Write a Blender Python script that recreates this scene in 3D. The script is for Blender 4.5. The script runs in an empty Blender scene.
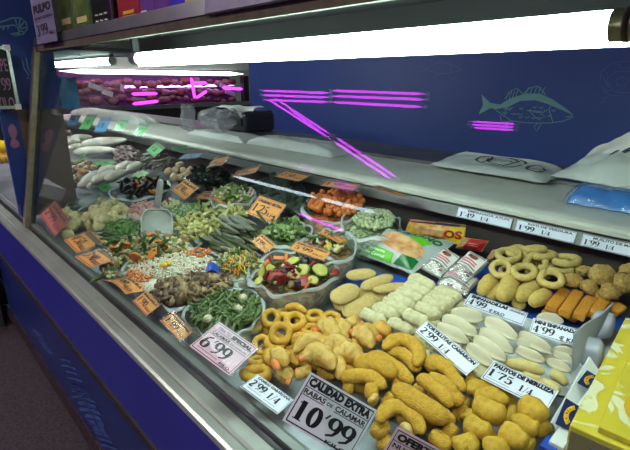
import bpy, bmesh, math, random
from mathutils import Vector, Matrix, noise
R = random.Random(7)
SC = bpy.context.scene
COL = SC.collection
V = Vector
PI = math.pi

# ------------------------------------------------------------------ camera model (630 x 450)
F, CX, CY = 460.0, 315.0, 225.0
VX, VY = -455.0, 147.0
TH = math.atan(VY / F)
HZ = F * math.cos(TH) + VY * math.sin(TH)
PS = math.atan2(-VX, HZ)
CAM = V((0, 0, 1.5))
FWD = V((-math.cos(PS) * math.cos(TH), math.sin(PS) * math.cos(TH), -math.sin(TH)))
RGT = V((math.sin(PS), math.cos(PS), 0))
UPV = RGT.cross(FWD)

def ray(x, y):
    return FWD * F + RGT * (x - CX) + UPV * (CY - y)
def at_z(x, y, z):
    d = ray(x, y); return CAM + d * ((z - CAM.z) / d.z)
def at_y(x, y, Y):
    d = ray(x, y); return CAM + d * ((Y - CAM.y) / d.y)
def at_x(x, y, X):
    d = ray(x, y); return CAM + d * ((X - CAM.x) / d.x)
def deck_z(y):
    return 0.86 + 0.05 * (min(max(y, .45), 1.4) - .45) / .95
def P(x, y, h=0.0):
    """the point h above the sloping deck that lies under a pixel of the photograph"""
    z = .89 + h
    for _ in range(12):
        p = at_z(x, y, z); z = deck_z(p.y) + h
    p = at_z(x, y, z)
    if p.y > 1.22:                     # goods heap up against the rear wall of the well
        p = at_y(x, y, 1.22 + .14 * (1 - math.exp(-(p.y - 1.22) / .14)))
    return p
def scale(p):
    return (p - CAM).dot(FWD) / F          # metres per pixel at p

cam_d = bpy.data.cameras.new('camera'); cam = bpy.data.objects.new('camera', cam_d); COL.objects.link(cam)
cam_d.sensor_fit = 'HORIZONTAL'; cam_d.sensor_width = 36; cam_d.lens = 36 * F / 630; cam_d.clip_start = .01
M3 = Matrix((RGT, UPV, -FWD)).transposed()
cam.matrix_world = Matrix.Translation(CAM) @ M3.to_4x4()
SC.camera = cam

# ------------------------------------------------------------------ materials
def lin(c):
    if isinstance(c, str):
        c = tuple(int(c[i:i + 2], 16) / 255 for i in (0, 2, 4))
    return tuple((x / 12.92 if x <= .04045 else ((x + .055) / 1.055) ** 2.4) for x in c) + (1,)
def mat(name, c, c2=None, rough=.6, metal=0, ns=40, nd=3, bump=0, bs=120, spec=.5, sub=0, lo=.35, hi=.65, coat=0, emit=None, es=0, dist=0):
    m = bpy.data.materials.new(name); m.use_nodes = True
    nt = m.node_tree; b = nt.nodes['Principled BSDF']
    b.inputs['Base Color'].default_value = lin(c)
    b.inputs['Roughness'].default_value = rough
    b.inputs['Metallic'].default_value = metal
    b.inputs['Specular IOR Level'].default_value = spec
    b.inputs['Coat Weight'].default_value = coat
    if sub:
        b.inputs['Subsurface Weight'].default_value = sub
        b.inputs['Subsurface Radius'].default_value = (.01, .006, .003)
        b.inputs['Subsurface Scale'].default_value = .5
    if emit:
        b.inputs['Emission Color'].default_value = lin(emit); b.inputs['Emission Strength'].default_value = es
    tc = nt.nodes.new('ShaderNodeTexCoord')
    if c2:
        n = nt.nodes.new('ShaderNodeTexNoise'); n.inputs['Scale'].default_value = ns; n.inputs['Detail'].default_value = nd
        n.inputs['Distortion'].default_value = dist
        nt.links.new(tc.outputs['Object'], n.inputs['Vector'])
        r = nt.nodes.new('ShaderNodeMapRange'); r.inputs[1].default_value = lo; r.inputs[2].default_value = hi
        nt.links.new(n.outputs[0], r.inputs[0])
        x = nt.nodes.new('ShaderNodeMix'); x.data_type = 'RGBA'
        x.inputs[6].default_value = lin(c); x.inputs[7].default_value = lin(c2)
        nt.links.new(r.outputs[0], x.inputs[0]); nt.links.new(x.outputs[2], b.inputs['Base Color'])
    if bump:
        n = nt.nodes.new('ShaderNodeTexNoise'); n.inputs['Scale'].default_value = bs; n.inputs['Detail'].default_value = 4
        nt.links.new(tc.outputs['Object'], n.inputs['Vector'])
        u = nt.nodes.new('ShaderNodeBump'); u.inputs['Strength'].default_value = bump; u.inputs['Distance'].default_value = .004
        nt.links.new(n.outputs[0], u.inputs['Height']); nt.links.new(u.outputs[0], b.inputs['Normal'])
    return m
def emis(name, c, s):
    m = bpy.data.materials.new(name); m.use_nodes = True; nt = m.node_tree
    nt.nodes.clear(); o = nt.nodes.new('ShaderNodeOutputMaterial'); e = nt.nodes.new('ShaderNodeEmission')
    e.inputs[0].default_value = lin(c); e.inputs[1].default_value = s
    nt.links.new(e.outputs[0], o.inputs[0]); return m
def film(name, c=(1, 1, 1), trans=.6, gloss=.15, rough=.15, fres=False, bump=0, base=.04):
    """clear sheet: transparent + white scatter + gloss"""
    m = bpy.data.materials.new(name); m.use_nodes = True; nt = m.node_tree; nt.nodes.clear()
    N = nt.nodes.new; L = nt.links.new
    o = N('ShaderNodeOutputMaterial'); t = N('ShaderNodeBsdfTransparent'); g = N('ShaderNodeBsdfGlossy'); g.inputs['Roughness'].default_value = rough
    mx = N('ShaderNodeMixShader')
    lw = N('ShaderNodeLayerWeight'); lw.inputs[0].default_value = .5
    pw = N('ShaderNodeMath'); pw.operation = 'POWER'; pw.inputs[1].default_value = 5
    L(lw.outputs['Facing'], pw.inputs[0])
    ma = N('ShaderNodeMath'); ma.operation = 'MULTIPLY_ADD'; ma.inputs[1].default_value = .9; ma.inputs[2].default_value = base if fres else gloss
    ma.use_clamp = True
    L(pw.outputs[0], ma.inputs[0])
    if bump:
        tc = N('ShaderNodeTexCoord'); n = N('ShaderNodeTexNoise'); n.inputs['Scale'].default_value = 60; n.inputs['Detail'].default_value = 3
        L(tc.outputs['Object'], n.inputs['Vector']); u = N('ShaderNodeBump'); u.inputs['Strength'].default_value = bump; u.inputs['Distance'].default_value = .01
        L(n.outputs[0], u.inputs['Height']); L(u.outputs[0], g.inputs['Normal'])
    if fres:
        t.inputs[0].default_value = lin(c); L(t.outputs[0], mx.inputs[1])
    else:
        d = N('ShaderNodeBsdfDiffuse'); d.inputs[0].default_value = lin(c)
        tl = N('ShaderNodeBsdfTranslucent'); tl.inputs[0].default_value = lin(c)
        a = N('ShaderNodeAddShader'); m2 = N('ShaderNodeMixShader'); m2.inputs[0].default_value = .35
        L(d.outputs[0], m2.inputs[1]); L(tl.outputs[0], m2.inputs[2])
        m1 = N('ShaderNodeMixShader'); m1.inputs[0].default_value = trans
        L(m2.outputs[0], m1.inputs[1]); L(t.outputs[0], m1.inputs[2]); L(m1.outputs[0], mx.inputs[1])
    L(ma.outputs[0], mx.inputs[0]); L(g.outputs[0], mx.inputs[2]); L(mx.outputs[0], o.inputs[0])
    return m

# ------------------------------------------------------------------ objects
def tag(o, label=None, cat=None, group=None, kind=None):
    if label: o['label'] = label
    if cat: o['category'] = cat
    if group: o['group'] = group
    if kind: o['kind'] = kind
    return o
def link(name, me, m=None, parent=None, loc=None):
    o = bpy.data.objects.new(name, me); COL.objects.link(o)
    if m and me and not me.materials: me.materials.append(m)
    if parent: o.parent = parent
    if loc is not None: o.location = loc
    return o
def empty(name, loc, label, cat, group=None, kind=None):
    o = bpy.data.objects.new(name, None); COL.objects.link(o); o.location = loc; o.empty_display_size = .05
    return tag(o, label, cat, group, kind)
def mesh(vs, fs, smooth=True, name='mesh'):
    me = bpy.data.meshes.new(name); me.from_pydata([tuple(v) for v in vs], [], fs); me.update()
    if smooth: me.polygons.foreach_set('use_smooth', [True] * len(me.polygons))
    return me
def fixn(me):
    b = bmesh.new(); b.from_mesh(me); bmesh.ops.recalc_face_normals(b, faces=b.faces); b.to_mesh(me); b.free(); return me
def frame(x, up):
    x = V(x).normalized(); z = V(up); z = (z - x * z.dot(x))
    if z.length < 1e-5: z = x.orthogonal()
    z.normalize(); y = z.cross(x)
    return Matrix((x, y, z)).transposed()
def box_me(sx, sy, sz, bev=0, seg=2, cz=0):
    b = bmesh.new(); bmesh.ops.create_cube(b, size=1)
    for v in b.verts: v.co = V((v.co.x * sx, v.co.y * sy, v.co.z * sz + cz))
    if bev: bmesh.ops.bevel(b, geom=list(b.edges), offset=bev, segments=seg, profile=.5, affect='EDGES')
    me = bpy.data.meshes.new('box'); b.to_mesh(me); b.free(); return me
def bx(name, x0, x1, y0, y1, z0, z1, m, parent=None, bev=0):
    o = link(name, box_me(x1 - x0, y1 - y0, z1 - z0, bev), m, parent)
    c = V(((x0 + x1) / 2, (y0 + y1) / 2, (z0 + z1) / 2))
    o.location = c - (parent.location if parent else V((0, 0, 0))); return o
def prism(name, prof, x0, x1, m, parent=None, bev=0):
    """a (y,z) profile drawn along x"""
    n = len(prof); off = parent.location if parent else V((0, 0, 0))
    vs = [V((x0, y, z)) - off for y, z in prof] + [V((x1, y, z)) - off for y, z in prof]
    fs = [tuple(range(n))[::-1], tuple(range(n, 2 * n))] + [(i, (i + 1) % n, n + (i + 1) % n, n + i) for i in range(n)]
    me = fixn(mesh(vs, fs, False))
    return link(name, me, m, parent)

def catmull(pts, n):
    pts = [V(p) for p in pts]
    if len(pts) == 2: return [pts[0].lerp(pts[1], i / (n - 1)) for i in range(n)]
    q = [pts[0] * 2 - pts[1]] + pts + [pts[-1] * 2 - pts[-2]]
    out = []; m = len(pts) - 1
    for i in range(n):
        t = i / (n - 1) * m; k = min(int(t), m - 1); u = t - k
        a, b, c, d = q[k], q[k + 1], q[k + 2], q[k + 3]
        out.append(.5 * ((2 * b) + (c - a) * u + (2 * a - 5 * b + 4 * c - d) * u * u + (3 * b - a - 3 * c + d) * u ** 3))
    return out
def sausage(pts, rs, ru=None, n=12, seg=10, prof=None, amp=0, fq=40, up=(0, 0, 1), p=2.0, sd=None, sq=2.0):
    """a body along a spline; rs side radius, ru radius along up, prof(u) scales both; sq>2 squares the section"""
    ru = ru or rs; c = catmull(pts, n)
    prof = prof or (lambda u: max(0.0, 1 - abs(2 * u - 1) ** p) ** .5)
    sd = sd if sd is not None else R.uniform(0, 99)
    vs = []
    c2 = []
    us = []
    for i in range(n):                      # denser towards the ends, so they round off
        u = .5 - .5 * math.cos(PI * i / (n - 1)); us.append(u)
        t = u * (n - 1); k = min(int(t), n - 2); c2.append(c[k].lerp(c[k + 1], t - k))
    for i in range(n):
        t = c2[min(i + 1, n - 1)] - c2[max(i - 1, 0)]
        m = frame(t, up); f = prof(us[i]) if 0 < i < n - 1 else 0.0
        for j in range(seg):
            a = 2 * PI * j / seg; ca, sa = math.cos(a), math.sin(a)
            k = (abs(ca) ** sq + abs(sa) ** sq) ** (-1 / sq)
            o = m.col[1] * (ca * k * rs * f) + m.col[2] * (sa * k * ru * f)
            q = c2[i] + o
            if amp and f > 0:
                d = noise.noise(q * fq + V((sd, sd, 0)))
                q = q + o.normalized() * (d * amp * min(1, f * 1.5))
            vs.append(q)
    fs = [(i * seg + j, i * seg + (j + 1) % seg, (i + 1) * seg + (j + 1) % seg, (i + 1) * seg + j) for i in range(n - 1) for j in range(seg)]
    b = bmesh.new(); bv = [b.verts.new(v) for v in vs]
    for f in fs: b.faces.new([bv[k] for k in f])
    bmesh.ops.remove_doubles(b, verts=b.verts, dist=1e-7); bmesh.ops.recalc_face_normals(b, faces=b.faces)
    me = bpy.data.meshes.new('body'); b.to_mesh(me); b.free()
    me.polygons.foreach_set('use_smooth', [True] * len(me.polygons)); return me
def torus(Rr, r, amp=0, fq=40, n=26, seg=10, ov=1.0, sd=0, wob=.0):
    vs = []
    for i in range(n):
        a = 2 * PI * i / n; w = 1 + wob * noise.noise(V((math.cos(a) * 1.2 + sd, math.sin(a) * 1.2, sd)))
        for j in range(seg):
            b = 2 * PI * j / seg
            q = V(((Rr * w + r * math.cos(b)) * math.cos(a), (Rr * w + r * math.cos(b)) * math.sin(a) * ov, r * math.sin(b) + wob * r * math.sin(a * 2 + sd)))
            nn = V((math.cos(b) * math.cos(a), math.cos(b) * math.sin(a), math.sin(b)))
            vs.append(q + nn * amp * noise.noise(q * fq + V((sd, 0, sd))))
    fs = [(i * seg + j, ((i + 1) % n) * seg + j, ((i + 1) % n) * seg + (j + 1) % seg, i * seg + (j + 1) % seg) for i in range(n) for j in range(seg)]
    return mesh(vs, fs)
def blob(sx, sy, sz, amp=.1, fq=2.0, sub=3, sd=0, amp2=0, fq2=6):
    b = bmesh.new(); bmesh.ops.create_icosphere(b, subdivisions=sub, radius=1)
    for v in b.verts:
        d = v.co.normalized()
        k = 1 + amp * noise.noise(d * fq + V((sd, sd * 2, 0))) + (amp2 * noise.noise(d * fq2 + V((sd, 0, 5))) if amp2 else 0)
        v.co = V((d.x * sx * k, d.y * sy * k, d.z * sz * k))
    me = bpy.data.meshes.new('blob'); b.to_mesh(me); b.free()
    me.polygons.foreach_set('use_smooth', [True] * len(me.polygons)); return me
def crescent(L=1.0, W=.42, T=.2, rim=.12, sd=0, nx=18, nv=9):
    """half-moon pasty, straight side at +y, crimped rim at -y; length L along x"""
    top, bot = [], []
    for i in range(nx):
        x = -1 + 2 * i / (nx - 1); e = max(0, 1 - x * x)
        y1 = .3 * W * e; y0 = -W * (e ** .6)
        for j in range(nv):
            v = j / (nv - 1)
            f = math.sin(PI * min(v / .84, 1) ** .75) ** .6 if v < .84 else 0
            f = max(f * (e ** .5), rim * (e ** .3) * (1 if v > .7 else .4)) if e > 0 else 0
            if v > .8: f *= 1 + .35 * math.sin(i * 2.6)
            y = y1 + (y0 - y1) * v
            z = T * f + T * .12 * noise.noise(V((x * 2 + sd, v * 2, sd)))* (1 if 0 < f else 0)
            top.append(V((x * L / 2, y * L, z * L))); bot.append(V((x * L / 2, y * L, -.45 * T * f * L)))
    vs = top + bot; o = len(top); fs = []
    for i in range(nx - 1):
        for j in range(nv - 1):
            a = i * nv + j; fs.append((a, a + 1, a + nv + 1, a + nv)); fs.append((o + a, o + a + nv, o + a + nv + 1, o + a + 1))
        for j in (0, nv - 1):
            a = i * nv + j; fs.append((a, a + nv, o + a + nv, o + a))
    me = mesh(vs, fs); b = bmesh.new(); b.from_mesh(me); bmesh.ops.remove_doubles(b, verts=b.verts, dist=1e-6)
    bmesh.ops.recalc_face_normals(b, faces=b.faces); b.to_mesh(me); b.free()
    me.polygons.foreach_set('use_smooth', [True] * len(me.polygons)); return me
def sheet(w, d, nx, ny, fn):
    vs = []; fs = []
    for j in range(ny):
        for i in range(nx):
            u, v = i / (nx - 1), j / (ny - 1); vs.append(fn(u, v))
    for j in range(ny - 1):
        for i in range(nx - 1):
            a = j * nx + i; fs.append((a, a + 1, a + nx + 1, a + nx))
    return mesh(vs, fs)
def put(o, loc, x=None, up=None, s=1):
    m = frame(x if x is not None else (1, 0, 0), up if up is not None else (0, 0, 1)).to_4x4()
    if isinstance(s, (int, float)): s = (s, s, s)
    o.matrix_world = Matrix.Translation(loc) @ m @ Matrix.Diagonal((*s, 1)); return o
def jit(k): return V((R.uniform(-k, k), R.uniform(-k, k), R.uniform(-k, k)))
TOCAM = lambda p: (CAM - p).normalized()

# ------------------------------------------------------------------ lettering
def strip2d(pts, w0, w1, closed=False, pw=1.3):
    """stroke whose width follows its direction: thick uprights, thin cross strokes"""
    n = len(pts); vs = []; fs = []
    for i, p in enumerate(pts):
        a = pts[(i - 1) % n] if (closed or i) else p; b = pts[(i + 1) % n] if (closed or i < n - 1) else p
        t = V((b[0] - a[0], b[1] - a[1])); t.normalize()
        w = (w0 + (w1 - w0) * abs(t.y) ** pw) / 2
        vs += [(p[0] - t.y * w, p[1] + t.x * w, 0), (p[0] + t.y * w, p[1] - t.x * w, 0)]
    for i in range(n if closed else n - 1):
        j = (i + 1) % n; fs.append((2 * i, 2 * i + 1, 2 * j + 1, 2 * j))
    return vs, fs
def arc(cx, cy, rx, ry, a0, a1, n=16):
    return [(cx + rx * math.cos(math.radians(a0 + (a1 - a0) * i / n)), cy + ry * math.sin(math.radians(a0 + (a1 - a0) * i / n))) for i in range(n + 1)]
T0, T1 = .075, .20
DIG = {
 '0': [(arc(.28, .5, .19, .45, 0, 342, 20), T0, T1, True)],
 '1': [([(.28, .03), (.28, .97)], T0, T1, False), ([(.3, .95), (.12, .83)], .05, .06, False), ([(.1, .03), (.46, .03)], .05, T1, False)],
 '2': [(arc(.27, .72, .19, .23, 160, -30, 12) + [(.3, .34), (.08, .05)], T0, T1, False), ([(.06, .06), (.5, .06)], .13, T1, False), ([(.49, .05), (.51, .24)], .04, .05, False)],
 '3': [(arc(.25, .74, .18, .22, 150, -90, 12), T0, T1, False), (arc(.24, .27, .22, .25, 90, -150, 14), T0, T1, False)],
 '4': [([(.4, .96), (.04, .3)], .05, .05, False), ([(.02, .29), (.54, .29)], .09, .09, False), ([(.38, .03), (.38, .96)], T0, T1, False), ([(.24, .03), (.52, .03)], .05, T1, False)],
 '5': [([(.13, .91), (.48, .91)], .13, T1, False), ([(.13, .93), (.1, .52)], .05, .05, False), (arc(.25, .31, .22, .28, 130, -150, 16), T0, T1, False)],
 '6': [(arc(.28, .3, .2, .26, 0, 342, 20), T0, T1, True), ([(.09, .32), (.1, .55), (.2, .8), (.45, .95)], .05, .15, False)],
 '7': [([(.05, .9), (.52, .9)], .14, T1, False), ([(.5, .88), (.3, .5), (.22, .03)], .07, .16, False), ([(.07, .9), (.05, .72)], .04, .05, False)],
 '8': [(arc(.28, .73, .16, .21, 0, 342, 18), T0, .14, True), (arc(.28, .27, .2, .24, 0, 342, 18), T0, T1, True)],
 '9': [(arc(.28, .7, .2, .26, 0, 342, 20), T0, T1, True), ([(.47, .68), (.46, .45), (.36, .2), (.11, .05)], .05, .15, False)],
 "'": [([(.2, .98), (.08, .72)], .05, .07, False)],
 '/': [([(.02, -.02), (.32, 1)], .05, .06, False)],
 ' ': []}
WID = {"'": .26, '/': .36, ' ': .25}
def digits_me(s):
    vs, fs, x = [], [], 0
    for ch in s:
        for pts, a, b, cl in DIG[ch]:
            v2, f2 = strip2d(pts, a, b, cl); o = len(vs)
            vs += [(x + p[0], p[1], 0) for p in v2]; fs += [tuple(k + o for k in f) for f in f2]
        x += WID.get(ch, .58)
    return mesh(vs, fs, False)
_tc = {}
def text_me(s, bold):
    k = (s, bold)
    if k not in _tc:
        c = bpy.data.curves.new('lettering', 'FONT'); c.body = s; c.size = 1; c.offset = bold; c.resolution_u = 3; c.fill_mode = 'FRONT'
        o = bpy.data.objects.new('lettering', c); COL.objects.link(o)
        dg = bpy.context.evaluated_depsgraph_get()
        me = bpy.data.meshes.new_from_object(o.evaluated_get(dg)); bpy.data.objects.remove(o)
        _tc[k] = me
    return _tc[k].copy()
def lettering(name, s, x0, y0, x1, y1, m, parent, z=.0012, serif=False, bold=.02, keep=False, loc=None, rot=None):
    """the string s fitted into a box of its parent's xy plane"""
    me = digits_me(s) if serif else text_me(s, bold)
    if not len(me.vertices): return None
    xs = [v.co.x for v in me.vertices]; ys = [v.co.y for v in me.vertices]
    a, b, c, d = min(xs), max(xs), min(ys), max(ys)
    sx = (x1 - x0) / max(b - a, 1e-6); sy = (y1 - y0) / max(d - c, 1e-6)
    if keep: sx = min(sx, sy * 1.0)
    for v in me.vertices: v.co = V((x0 + (v.co.x - a) * sx, y0 + (v.co.y - c) * sy, z))
    o = link(name, me, None, parent); me.materials.clear(); me.materials.append(m); return o
def polyline_me(pls, w, z=0, closed=False):
    vs, fs = [], []
    for pl in pls:
        v2, f2 = strip2d(pl, w, w, closed); o = len(vs)
        vs += [(p[0], p[1], z) for p in v2]; fs += [tuple(k + o for k in f) for f in f2]
    return mesh(vs, fs, False)

# ------------------------------------------------------------------ price cards
def fit_plane(c, h, aspect=None, wa=.15, ya=None):
    """rectangle in space whose corners fall on the four pixels c = TL, TR, BR, BL, lowest corner h above the deck"""
    low = max(range(4), key=lambda i: c[i][1])
    A = at_y(*c[low], ya) if ya else P(*c[low], h); best = None
    for ti in range(0, 18):
        t = math.radians(5 + ti * 4.7)
        for ai in range(36):
            a = math.radians(ai * 10)
            n = V((math.sin(t) * math.cos(a), math.sin(t) * math.sin(a), math.cos(t)))
            q = []
            for x, y in c:
                d = ray(x, y); k = d.dot(n)
                if k > -40: q = None; break
                q.append(CAM + d * ((A - CAM).dot(n) / k))
            if not q: continue
            e1, e2, e3, e4 = q[1] - q[0], q[2] - q[3], q[3] - q[0], q[2] - q[1]
            w, hh = (e1.length + e2.length) / 2, (e3.length + e4.length) / 2
            cost = abs((e1 + e2).normalized().dot((e3 + e4).normalized())) * 2 + (e1 - e2).length / w + (e3 - e4).length / hh
            if aspect: cost += wa * abs(math.log(w / hh / aspect)) * 2
            if min(p.z - deck_z(p.y) for p in q) < -.004: cost += .5
            cost += .1 * t
            if ya and max(p.y for p in q) > 1.352: cost += 3 + 20 * (max(p.y for p in q) - 1.352)
            if best is None or cost < best[0]: best = (cost, q, w, hh)
    _, q, w, h2 = best
    ctr = sum(q, V()) / 4; x = ((q[1] - q[0]) + (q[2] - q[3])).normalized(); y = ((q[0] - q[3]) + (q[1] - q[2])).normalized()
    z = x.cross(y).normalized(); y = z.cross(x)
    return ctr, Matrix((x, y, z)).transposed(), w, h2
def card(label, corners, h, paper, texts, group=None, aspect=None, sleeve=.0, border=.03, frame_m=None, cat='price card', name='price_card', bend=0, ya=None):
    c, m, w, hh = fit_plane(corners, h, aspect, ya=ya) if not isinstance(corners, dict) else (corners['c'], corners['m'], corners['w'], corners['h'])
    root = empty(name, (0, 0, 0), label, cat, group)
    root.matrix_world = Matrix.Translation(c) @ m.to_4x4()
    pw, ph = w * (1 - 2 * sleeve), hh * (1 - 2 * sleeve * w / hh) if sleeve else hh
    ph = max(ph, hh * .6)
    def zb(x): return bend * (1 - (2 * x / w) ** 2)
    vs, fs = [], []
    n = 9 if bend else 2
    for s, z in ((1, .0004), (-1, -.0004)):
        for j in (0, 1):
            for i in range(n):
                x = -pw / 2 + pw * i / (n - 1); vs.append((x, (-.5 + j) * ph, z + zb(x)))
    for i in range(n - 1):
        fs.append((i, i + 1, n + i + 1, n + i)); o = 2 * n; fs.append((o + i, o + n + i, o + n + i + 1, o + i + 1))
        fs.append((i, o + i, o + i + 1, i + 1)); fs.append((n + i, n + i + 1, o + n + i + 1, o + n + i))
    cardo = link('card', fixn(mesh(vs, fs, False)), paper, root)
    if sleeve:
        vs = [(-w / 2 + w * i / (n - 1), (-.5 + j) * hh, .0022 + zb(-w / 2 + w * i / (n - 1))) for j in (0, 1) for i in range(n)]
        link('plastic_sleeve', mesh(vs, [(i, i + 1, n + i + 1, n + i) for i in range(n - 1)]), MAT['sleeve'], root)
    if border:
        g = border * ph; e = .35 * g; X, Y = pw / 2 - g, ph / 2 - g
        link('printed_border', polyline_me([[(-X, -Y), (X, -Y), (X, Y), (-X, Y), (-X, -Y)]], max(e * 1.5, .0011), .0009 + (bend if bend else 0)), MAT['ink'], cardo)
    for t in texts:
        s, x0, y0, x1, y1 = t[:5]; st = t[5] if len(t) > 5 else 't'; mk = t[6] if len(t) > 6 else 'ink'
        bx0, by0, bx1, by1 = -pw / 2 + x0 * pw, -ph / 2 + y0 * ph, -pw / 2 + x1 * pw, -ph / 2 + y1 * ph
        if st == 'line':
            link('underline', mesh([(bx0, by0, .001), (bx1, by0, .001), (bx1, by1, .001), (bx0, by1, .001)], [(0, 1, 2, 3)], False), MAT[mk], cardo); continue
        if st == 'patch':
            link('printed_band', mesh([(bx0, by0, .0008), (bx1, by0, .0008), (bx1, by1, .0008), (bx0, by1, .0008)], [(0, 1, 2, 3)], False), MAT[mk], cardo); continue
        nm = 'price_lettering' if st == 'd' else 'title_lettering'
        o = lettering(nm, s, bx0, by0, bx1, by1, MAT[mk], cardo, .0014, serif=(st == 'd'), bold={'b': .07, 't': .03, 'd': 0}.get(st, .03))
        if bend and o:
            for v in o.data.vertices: v.co.z += zb(v.co.x)
    return root
# ------------------------------------------------------------------ material library
MAT = {}
def mk(k, *a, **b): MAT[k] = mat(k, *a, **b)
mk('ink', '15151c', rough=.5)
mk('inkgrey', '6a6a74', rough=.5)
mk('paper', 'e8ecfc', rough=.6)
mk('pink', 'f0cade', rough=.6)
mk('orange', 'ec9a3c', rough=.55)
mk('orange2', 'dd8048', rough=.55)
mk('red_card', 'c2503c', rough=.55)
mk('green_card', '4fbf5a', rough=.5)
mk('blue_card', '3f9ad8', rough=.5)
mk('brownband', '6a5048', rough=.6)
mk('steel', 'b4bab4', 'a2a8a4', rough=.28, metal=1, ns=6, bump=.05, bs=30)
mk('ledge_steel', 'bcc2b8', 'aab0a8', rough=.33, metal=.55, ns=6, bump=.05, bs=30)
mk('groove', '3c3e40', '343638', rough=.4, metal=.3)
mk('rim_grey', '868a88', '787c7a', rough=.3, metal=.2, ns=10)
mk('steel_dull', '8d908c', '7c7f7c', rough=.42, metal=1, ns=8)
mk('steel_light', 'e2e2d6', 'd4d5c8', rough=.4, metal=.12, ns=8)
mk('rail', '6c6a66', '625f5c', rough=.4, metal=.5)
mk('well', '5a4e48', '4c423e', rough=.45, metal=.3, ns=5)  # brown-grey with the shade under the rear ledge put into the colour
mk('deckm', '8f949a', '7a7f86', rough=.4, metal=.6, ns=10)
mk('blue_panel', '3234a0', '2e3096', rough=.35, ns=3)
mk('navy', '20357a', '1c2f70', rough=.3, ns=3)
mk('trim_dark', '3a3436', rough=.5)
mk('kick', '57484e', '463a40', rough=.35, metal=.5)
mk('floor', '4a4247', '2c272b', rough=.7, ns=90, nd=5, bump=.1, bs=200)
mk('wall_blue', '25408e', '213a84', rough=.5, ns=2)
mk('wall_blue_dark', '1f3a86', rough=.5)
mk('draw_blue', '5f8fb4', rough=.6)
mk('draw_pale', '6a9a9e', rough=.6)
mk('draw_dim', '40609c', rough=.6)
mk('draw_navy', '4a68ac', rough=.6)
mk('black', '0c0c0f', rough=.45)
mk('dark', '1c1a1e', rough=.6)
mk('canopy', '141314', '100f10', rough=.8, ns=4, spec=.08)  # near-black colour carries the shade a lamp reflector would cast here
mk('bar', '5a5344', '4c463a', rough=.7, spec=.2)
mk('postm', 'a9a287', '98917a', rough=.4, metal=.4)
mk('grey_plate', '77758a', '6d6b80', rough=.45, metal=.3)
mk('brass', '8d7f64', '6f6450', rough=.35, metal=.9)
mk('white', 'e6e6e2', rough=.5)
mk('white_bag', 'd9dcd6', 'cfd4d0', rough=.42, ns=20, bump=.25, bs=40)
mk('bag_print', '2c3a48', rough=.6)
mk('blue_bag', '1c6cc0', '2c84d8', rough=.25, ns=25, bump=.4, bs=60)
mk('meat', '5c1426', '7c2838', rough=.4, ns=30, bump=.2)
mk('meat2', '9a5c74', '6c2c48', rough=.4, ns=50)
mk('purple', '3c1c44', '2c1638', rough=.6, ns=5)
mk('grey_card', 'd8cfe0', rough=.6)
mk('scale_dark', '26262c', rough=.4)
mk('blue_tray', '2350b4', rough=.4)
mk('white_tray', 'c8d0d4', rough=.35)
# food
mk('ring_gold', 'deb046', 'cc982e', rough=.7, ns=90, bump=.45, bs=260, sub=.1)
mk('strip_gold', 'dcac3a', 'c8962a', rough=.8, ns=150, bump=.9, bs=380)
mk('nugget', 'd4aa34', 'c09422', rough=.65, ns=90, bump=.45, bs=320)
mk('prawn', 'd4b060', 'c8983c', rough=.6, ns=55, bump=.7, bs=160, lo=.42, hi=.62)
mk('prawn2', 'd6a43c', 'c89030', rough=.6, ns=45, bump=.4, bs=160)
mk('tail', 'd9742c', 'e88a3c', rough=.4, ns=60)
mk('pasty_white', 'e4dcc2', 'd6ccac', rough=.7, ns=60, bump=.15, bs=200)
mk('pasty_pale', 'd8c586', 'cdb670', rough=.7, ns=70, bump=.2, bs=200)
mk('croquette', 'd8cfa8', 'bfb58c', rough=.85, ns=70, bump=.6, bs=140)
mk('fritter', 'cfc79c', 'beb488', rough=.8, ns=60, bump=.6, bs=140)
mk('patty', 'd2b878', 'c8aa66', rough=.85, ns=120, bump=.35, bs=420)
mk('ring_pale', 'd2bb74', 'c4a85c', rough=.75, ns=110, bump=.35, bs=320)
mk('pasty_big', 'd2b768', 'c3a450', rough=.8, ns=110, bump=.35, bs=320)
mk('finger', 'd8962e', 'c47c1c', rough=.85, ns=260, bump=.55, bs=520)
mk('clamcrumb', 'd3b268', 'b88a40', rough=.9, ns=150, bump=.9, bs=260)
mk('clamshell', '4a3a34', '8a7a6c', rough=.4, ns=80)
mk('carrot', 'e0843c', 'd07030', rough=.5, ns=60)
mk('carrot_slice', 'd8772e', 'e08c40', rough=.45, ns=80)
mk('edamame', 'c0c6a0', 'a4b484', rough=.5, ns=60)
mk('bean', '4a5c2e', '667a44', rough=.45, ns=50)
mk('bean_dark', '33481f', '4c6632', rough=.45, ns=50)
mk('okra', '567c36', '42622c', rough=.4, ns=40)
mk('pod', '363c1e', '545a36', rough=.4, ns=30)
mk('pod_frost', '84887e', '5c6250', rough=.5, ns=30)
mk('artichoke', 'b8b274', 'a0a050', rough=.55, ns=40, bump=.2)
mk('artichoke2', 'cfc898', 'b0a860', rough=.55, ns=40)
mk('cauli', 'ded4a6', 'c4b67e', rough=.75, ns=60, bump=.8, bs=130)
mk('mushroom', '6a4e32', '48331f', rough=.4, ns=60)
mk('mushroom_pale', 'a48a60', '86704a', rough=.45, ns=60)
mk('button', 'c9c0a4', 'b8ae90', rough=.5, ns=40)
mk('rice', 'dcd8c4', rough=.5)
mk('veg_white', 'c8c8a0', 'b0b484', rough=.5, ns=40)
mk('bean_mass', '9aa880', '56684a', rough=.6, ns=70, nd=2, lo=.46, hi=.54, bump=.6, bs=70)
mk('carrot_mass', 'c87436', '7c4422', rough=.6, ns=60, nd=2, lo=.46, hi=.54, bump=.6, bs=60)
mk('mass_mix', '5a3428', '8a7a48', rough=.5, ns=45, nd=2, lo=.45, hi=.55, bump=.5, bs=60)
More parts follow.
